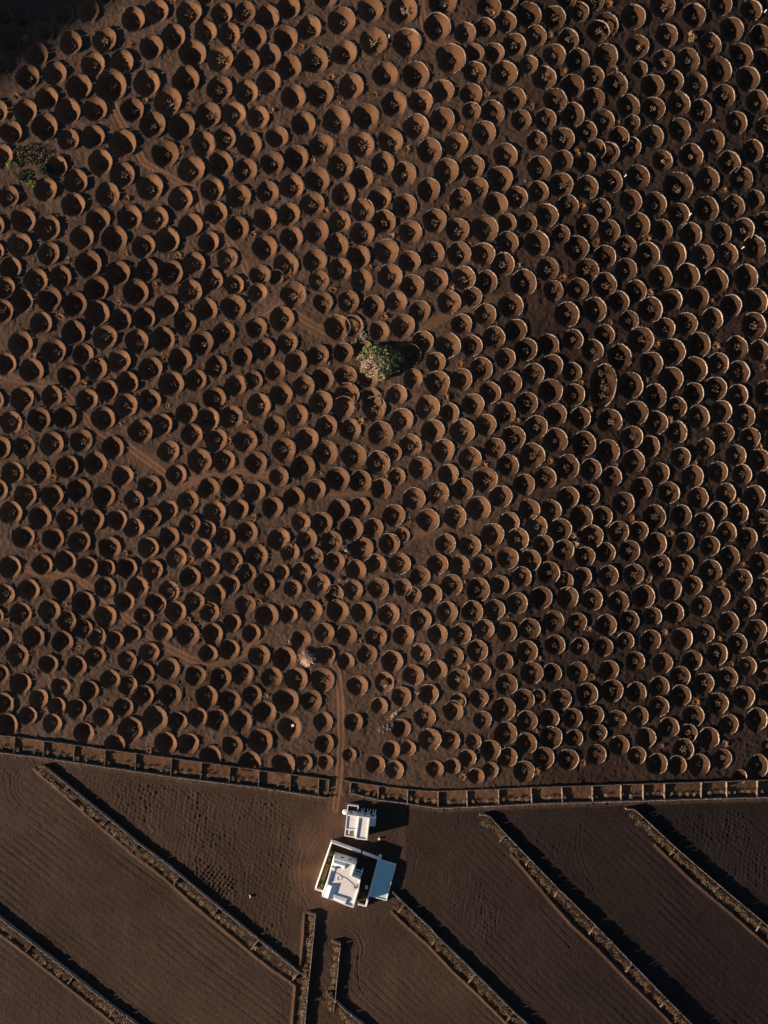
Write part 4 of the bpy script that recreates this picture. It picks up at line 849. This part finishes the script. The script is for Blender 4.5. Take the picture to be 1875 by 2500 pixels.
def window(parent, a, b, t, z, wd, ht, name='window'):
    """on the wall from a to b (outside on its left when walking a to b), centre at fraction t"""
    a = np.array(a[:2]); b = np.array(b[:2]); d = (b-a)/np.linalg.norm(b-a); n_ = np.array((d[1], -d[0])); c = a+(b-a)*t
    rz = math.atan2(d[1], d[0]); bm = bmesh.new()
    for dx, dz, sx, sz in ((0, ht/2, wd+.12, .07), (0, -ht/2, wd+.12, .07), (-wd/2, 0, .07, ht-.07), (wd/2, 0, .07, ht-.07)):
        q = c+d*dx+n_*.03; box_bm(bm, (q[0], q[1], z+dz), (sx, .08, sz), rz)
    fr = bm_obj(name, bm, M_WHITE, parent); bm = bmesh.new(); q = c+n_*.012; box_bm(bm, (q[0], q[1], z), (wd-.07, .04, ht-.07), rz); bm_obj('pane', bm, M_DARK, fr); return fr
def flat_block(parent, P, h, par=.2, thick=.24, deck=M_ROOF):
    prism('wall', P, ZB-1.2, ZB+h-par, M_WHITE, parent); prism('roof', offset(ccw([tuple(p[:2]) for p in P]), thick-.02), ZB+h-par-.05, ZB+h-par+.006, deck, parent)
    ring('parapet', P, thick, ZB+h-par, ZB+h, M_WHITE, parent)
def root_at(name, px, py, label, cat):
    p = atz(px, py, ZB); r = empty(name, (0, 0, 0)); tag(r, label, cat); return r
# small house
K1 = 952/110; O1 = (825, 1955); h1 = lambda x, y, h: house_xy(x, y, h, O1, K1)
small = root_at('white_house', 870, 2000, 'smaller white flat roofed house of joined blocks, above the larger one', 'house')
PA = [h1(x, y, 2.45) for x, y in ((185, 290), (441, 326), (377, 790), (135, 745))]
PB = [h1(x, y, 2.75) for x, y in ((437, 328), (674, 360), (618, 836), (366, 806))]
PC = [h1(x, y, 2.3) for x, y in ((674, 362), (806, 374), (783, 543), (655, 530))]
flat_block(small, PA, 2.45, .17); flat_block(small, PB, 2.75, .22); flat_block(small, PC, 2.3, .2, .2)
q0, q1 = h1(165, 612, 2.45), h1(392, 612, 2.45); path_wall('roof_divider', [h1(160, 598, 2.45), h1(384, 610, 2.45)], .24, ZB+2.2, ZB+2.44, M_WHITE, small)
bm = bmesh.new(); c = h1(269, 690, 2.3); box_bm(bm, (c[0], c[1], ZB+2.37), (.5, 1.15, .16), R(-6)); bm_obj('roof_hatch', bm, M_WOOD, small)
window(small, PA[1], PA[0], .63, ZB+1.2, .62, .75); window(small, PB[1], PB[0], .45, ZB+1.5, .62, .75); window(small, PC[1], PC[0], .55, ZB+1.25, .7, .85)
for x, y in ((522, 250), (650, 268), (768, 280)):      # three low buttresses on the shaded front
    c0 = h1(x, y, 1.0); bm = bmesh.new()
    for dx in (-.3, .3): box_bm(bm, (c0[0]+dx, c0[1]+.25, ZB+.35), (.16, .95, 1.6), R(-6))
    box_bm(bm, (c0[0], c0[1]-.05, ZB+.3), (.46, .5, 1.3), R(-6)); bm_obj('buttress', bm, M_WHITE, small)
path_wall('yard_wall', [h1(198, 225, .9), h1(212, 92, .9), h1(430, 120, .9), h1(412, 245, .9)], .2, ZB-.6, ZB+.9, M_WHITE, small)
# round bread oven against the small house
c = h1(145, 255, .8); ov = empty('bread_oven', (c[0], c[1], ZB-.1)); tag(ov, 'round white domed oven standing at the left corner of the smaller house', 'oven')
bm = bmesh.new(); bmesh.ops.create_uvsphere(bm, u_segments=20, v_segments=10, radius=.62, matrix=Matrix.Translation((0, 0, .35)) @ Matrix.Diagonal((1, 1, 1.0, 1))); bm_obj('dome', bm, M_WHITE, ov)
bm = bmesh.new(); box_bm(bm, (-.52, .1, .3), (.25, .42, .4)); bm_obj('mouth', bm, M_DARK, ov)
# large house
K2 = 952/220; O2 = (760, 2050); h2 = lambda x, y, h: house_xy(x, y, h, O2, K2)
HM = 3.1
big = root_at('white_house', 830, 2130, 'larger white flat roofed house with gabled roof lanterns and a walled yard', 'house')
PM = [h2(x, y, HM) for x, y in ((238, 196), (466, 264), (428, 384), (520, 424), (496, 545), (443, 722), (350, 690), (233, 640), (112, 603), (163, 470), (216, 275))]
flat_block(big, PM, HM, .28, .24)
def gable(name, c4, hb, hr, along_first=True):
    """small roof lantern with a ridge from the middle of side 0-3 to the middle of side 1-2 (or the other way)"""
    P = [np.array((p[0], p[1])) for p in c4]; z0 = ZB+HM-.29; bm = bmesh.new()
    lo = [bm.verts.new((*p, z0)) for p in P]; hi = [bm.verts.new((*p, ZB+HM+hb)) for p in P]
    if along_first: e = ((P[0]+P[3])/2, (P[1]+P[2])/2); sides = ((0, 1), (2, 3)); ends = ((3, 0), (1, 2))
    else: e = ((P[0]+P[1])/2, (P[3]+P[2])/2); sides = ((3, 0), (1, 2)); ends = ((0, 1), (2, 3))
    rv = [bm.verts.new((*q, ZB+HM+hr)) for q in e]
    if along_first:
        bm.faces.new((hi[0], hi[1], rv[1], rv[0])); bm.faces.new((hi[2], hi[3], rv[0], rv[1])); bm.faces.new((hi[3], hi[0], rv[0])); bm.faces.new((hi[1], hi[2], rv[1]))
    else:
        bm.faces.new((hi[3], hi[0], rv[0], rv[1])); bm.faces.new((hi[1], hi[2], rv[1], rv[0])); bm.faces.new((hi[0], hi[1], rv[0])); bm.faces.new((hi[2], hi[3], rv[1]))
    for i in range(4): bm.faces.new((lo[i], lo[(i+1) % 4], hi[(i+1) % 4], hi[i]))
    bmesh.ops.recalc_face_normals(bm, faces=bm.faces[:]); return bm_obj(name, bm, M_WHITE, big)
gable('roof_lantern', [h2(x, y, HM+.3) for x, y in ((246, 204), (368, 240), (345, 322), (224, 286))], -.12, .22, True)
gable('roof_lantern', [h2(x, y, HM+.2) for x, y in ((165, 476), (266, 506), (234, 640), (116, 602))], -.1, .30, False)
gable('roof_lantern', [h2(x, y, HM+.2) for x, y in ((246, 588), (378, 630), (352, 690), (234, 640))], -.02, .1, True)
bm = bmesh.new(); c = h2(235, 306, HM); bmesh.ops.create_cone(bm, cap_ends=True, segments=16, radius1=.42, radius2=.40, depth=.7, matrix=Matrix.Translation((c[0], c[1], ZB+HM))); bm_obj('water_drum', bm, M_WHITE, big)
path_wall('west_parapet', [h2(214, 290, HM+.1), h2(168, 462, HM+.1)], .28, ZB+HM-.3, ZB+HM+.08, M_WHITE, big)
window(big, PM[1], PM[0], .62, ZB+1.6, .85, .6); window(big, PM[1], PM[0], .26, ZB+1.6, .85, .6); window(big, PM[3], PM[2], .55, ZB+1.5, .9, .7)
for i in (1, 4): path_wall('pilaster', [offset(PM, .0)[i]+np.array((.18, 0)), offset(PM, 0)[i+1]+np.array((.18, 0))], .16, ZB-.5, ZB+HM-.6, M_WHITE, big)
pf = [h2(x, y, 2.0) for x, y in ((465, 314), (541, 336), (522, 382), (452, 358))]
bm = bmesh.new()
for i in range(4):
    a, b = pf[i], pf[(i+1) % 4]; m = (a+b)/2; L = np.linalg.norm(b[:2]-a[:2]); box_bm(bm, (m[0], m[1], ZB+2.0), (L+.1, .16, .16), math.atan2(b[1]-a[1], b[0]-a[0])); box_bm(bm, (a[0], a[1], ZB+.7), (.16, .16, 2.4))
bm_obj('porch_frame', bm, M_WHITE, big)
# yard walls
YW = 1.3
yw = empty('yard_wall', (0, 0, 0)); tag(yw, 'white plastered yard wall enclosing the larger house on its upper and left sides', 'wall')
pts = [h2(x, y, YW) for x, y in ((118, 556), (112, 545), (44, 526), (130, 275), (215, 32), (340, 76), (520, 141))]
path_wall('wall', [p[:2] for p in pts], .26, ZB-.8, ZB+YW, M_WHITE, yw)
path_wall('wall', [h2(x, y, YW)[:2] for x, y in ((540, 149), (630, 180), (714, 210))], .26, ZB-.8, ZB+YW, M_WHITE, yw)
gt = link('gate', None, yw); g0, g1 = h2(520, 141, 1.0), h2(540, 149, 1.0)
COL.objects.unlink(gt); bpy.data.objects.remove(gt)
path_wall('gate', [g0[:2], g1[:2]], .06, ZB-.3, ZB+.95, M_WOOD, yw)
# annex in the shade
HA = .75
an_ = empty('annex', (0, 0, 0)); tag(an_, 'low flat white terrace annex lying in blue shade right of the larger house', 'annex')
PAn = [h2(x, y, HA) for x, y in ((712, 212), (897, 266), (795, 648), (606, 594))]
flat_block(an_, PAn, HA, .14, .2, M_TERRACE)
path_wall('side_wall', [h2(x, y, HA+.1)[:2] for x, y in ((720, 186), (700, 250), (608, 592))], .26, ZB-.8, ZB+HA+.12, M_WHITE, an_)
path_wall('side_wall', [h2(x, y, 1.2)[:2] for x, y in ((606, 602), (578, 706))], .3, ZB-.8, ZB+1.2, M_WHITE, an_)
bm = bmesh.new(); c = h2(724, 196, 1.2); box_bm(bm, (c[0], c[1], ZB+.3), (.65, .9, 1.9), R(-18)); bm_obj('pillar', bm, M_WHITE, an_)
c = h2(830, 459, HA+.3); bm = bmesh.new()
for dx, dy, sx, sy in ((-.24, 0, .1, .58), (.24, 0, .1, .58), (0, -.24, .38, .1), (0, .24, .38, .1)): box_bm(bm, (c[0]+dx, c[1]+dy, ZB+HA+.1), (sx, sy, .5))
bm_obj('chimney', bm, M_WHITE, an_)
fw = empty('front_wall', (0, 0, 0)); tag(fw, 'short low white wall with a gate post closing the yard at the lower side', 'wall')
path_wall('wall', [h2(x, y, .7)[:2] for x, y in ((497, 680), (515, 690), (574, 706))], .24, ZB-.6, ZB+.7, M_WHITE, fw)
bm = bmesh.new(); c = h2(500, 680, .8); box_bm(bm, (c[0], c[1], ZB+.2), (.36, .36, 1.6)); bm_obj('gate_post', bm, M_WHITE, fw)
small_box('vent_box', *(np.array(O2)+np.array((583, 490))/K2), (.55, .5, .7), 'small white vent box in the dark shaded yard', 'box', R(-15))
# hose and debris on the roof
hp = [h2(x, y, HM-.2) for x, y in ((240, 345), (285, 360), (330, 385), (318, 425), (290, 432), (268, 412), (290, 380), (340, 390), (392, 425), (425, 458), (452, 482))]
cu = bpy.data.curves.new('roof_hose', 'CURVE'); cu.dimensions = '3D'; sp_ = cu.splines.new('NURBS'); sp_.points.add(len(hp)-1)
for q, p in zip(sp_.points, hp): q.co = (p[0], p[1], ZB+HM-.24, 1)
sp_.use_endpoint_u = True; cu.bevel_depth = .035; cu.bevel_resolution = 1
tmp = bpy.data.objects.new('tmp', cu); COL.objects.link(tmp); dg = bpy.context.evaluated_depsgraph_get(); me = bpy.data.meshes.new_from_object(tmp.evaluated_get(dg)); bpy.data.objects.remove(tmp)
me.materials.clear(); me.materials.append(M_HOSE); tag(link('roof_hose', me), 'brown looped hose lying across the white roof of the larger house', 'hose')
c = h2(465, 500, HM-.2); segs = twig_plant(12, .9, .3, .05, 3); v_, f_ = tubes(segs); v_[:, 2] = np.abs(v_[:, 2]); o_ = link('dry_brush', scatter_mesh('dry_brush', v_, f_, (.32, .14, .06), M_PLANT), None, (c[0], c[1], ZB+HM-.31))
tag(o_, 'rusty dry brushwood lying on the roof at the end of the hose', 'brushwood')
# plants of the walled bed
def yard_plant(x, y, rad, hgt, n, tint, label, name, cat, size=.14):
    p = h2(x, y, .5); g = np.random.default_rng(int(x)); a = g.uniform(0, 6.28, n); r = rad*np.sqrt(g.uniform(0, 1, n)); zz = .1+hgt*np.sqrt(np.clip(1-(r/rad)**2, 0, 1))*g.uniform(.5, 1, n)
    root = empty(name, (p[0], p[1], ground_z(p[0], p[1]))); tag(root, label, cat)
    v_, f_ = leaf_quads(np.stack([r*np.cos(a), r*np.sin(a), zz], 1), size); link('leaves', scatter_mesh('leaves', v_, f_, tint, M_LEAF, .4, 4), root)
    v_, f_ = tubes([((0, 0, -.2), (0, 0, hgt*.6), .07, .04)]+[((0, 0, hgt*.2), (rad*.6*math.cos(q), rad*.6*math.sin(q), hgt*.7), .04, .02) for q in (0, 1.3, 2.6, 3.9, 5.2)]); link('stem', scatter_mesh('stem', v_, f_, (.16, .11, .07), M_PLANT), root)
yard_plant(110, 470, .85, 1.3, 260, (.13, .17, .035), 'round bright green shrub in the narrow bed left of the larger house', 'green_shrub', 'shrub')
yard_plant(207, 155, .6, .6, 70, (.26, .22, .12), 'yellowish rosette plant at the top of the bed beside the larger house', 'rosette_plant', 'plant', .2)
yard_plant(186, 215, .4, .5, 50, (.28, .22, .07), 'small yellow shrub below the rosette plant in the house bed', 'yellow_shrub', 'shrub')
yard_plant(168, 285, .55, .7, 90, (.30, .25, .05), 'yellow flowering shrub at the upper end of the trellis', 'yellow_shrub', 'shrub')
yard_plant(105, 520, .5, .4, 60, (.07, .09, .03), 'low dark shrub at the lower end of the house bed', 'low_shrub', 'shrub')
tr = [h2(165, 300, .8), h2(118, 430, .8)]; d = tr[1]-tr[0]; L = np.linalg.norm(d[:2]); bm = bmesh.new(); rz = math.atan2(d[1], d[0])
n_ = np.array((-d[1], d[0]))/L
for sgn in (-.28, .28): c = (tr[0]+tr[1])[:2]/2+n_[:2]*sgn; box_bm(bm, (c[0], c[1], ZB+.85), (L, .07, .07), rz)
for i in range(9): c = tr[0][:2]+d[:2]*(i+.5)/9; box_bm(bm, (c[0], c[1], ZB+.88), (.06, .62, .06), rz)
for q in (.05, .95):
    for sgn in (-.28, .28): c = tr[0][:2]+d[:2]*q+n_[:2]*sgn; box_bm(bm, (c[0], c[1], ZB+.4), (.07, .07, .95))
o_ = bm_obj('trellis', bm, mat_simple('pale_wood', (.45, .33, .16), .8, .2)); tag(o_, 'pale wooden ladder like trellis lying along the house bed', 'trellis')
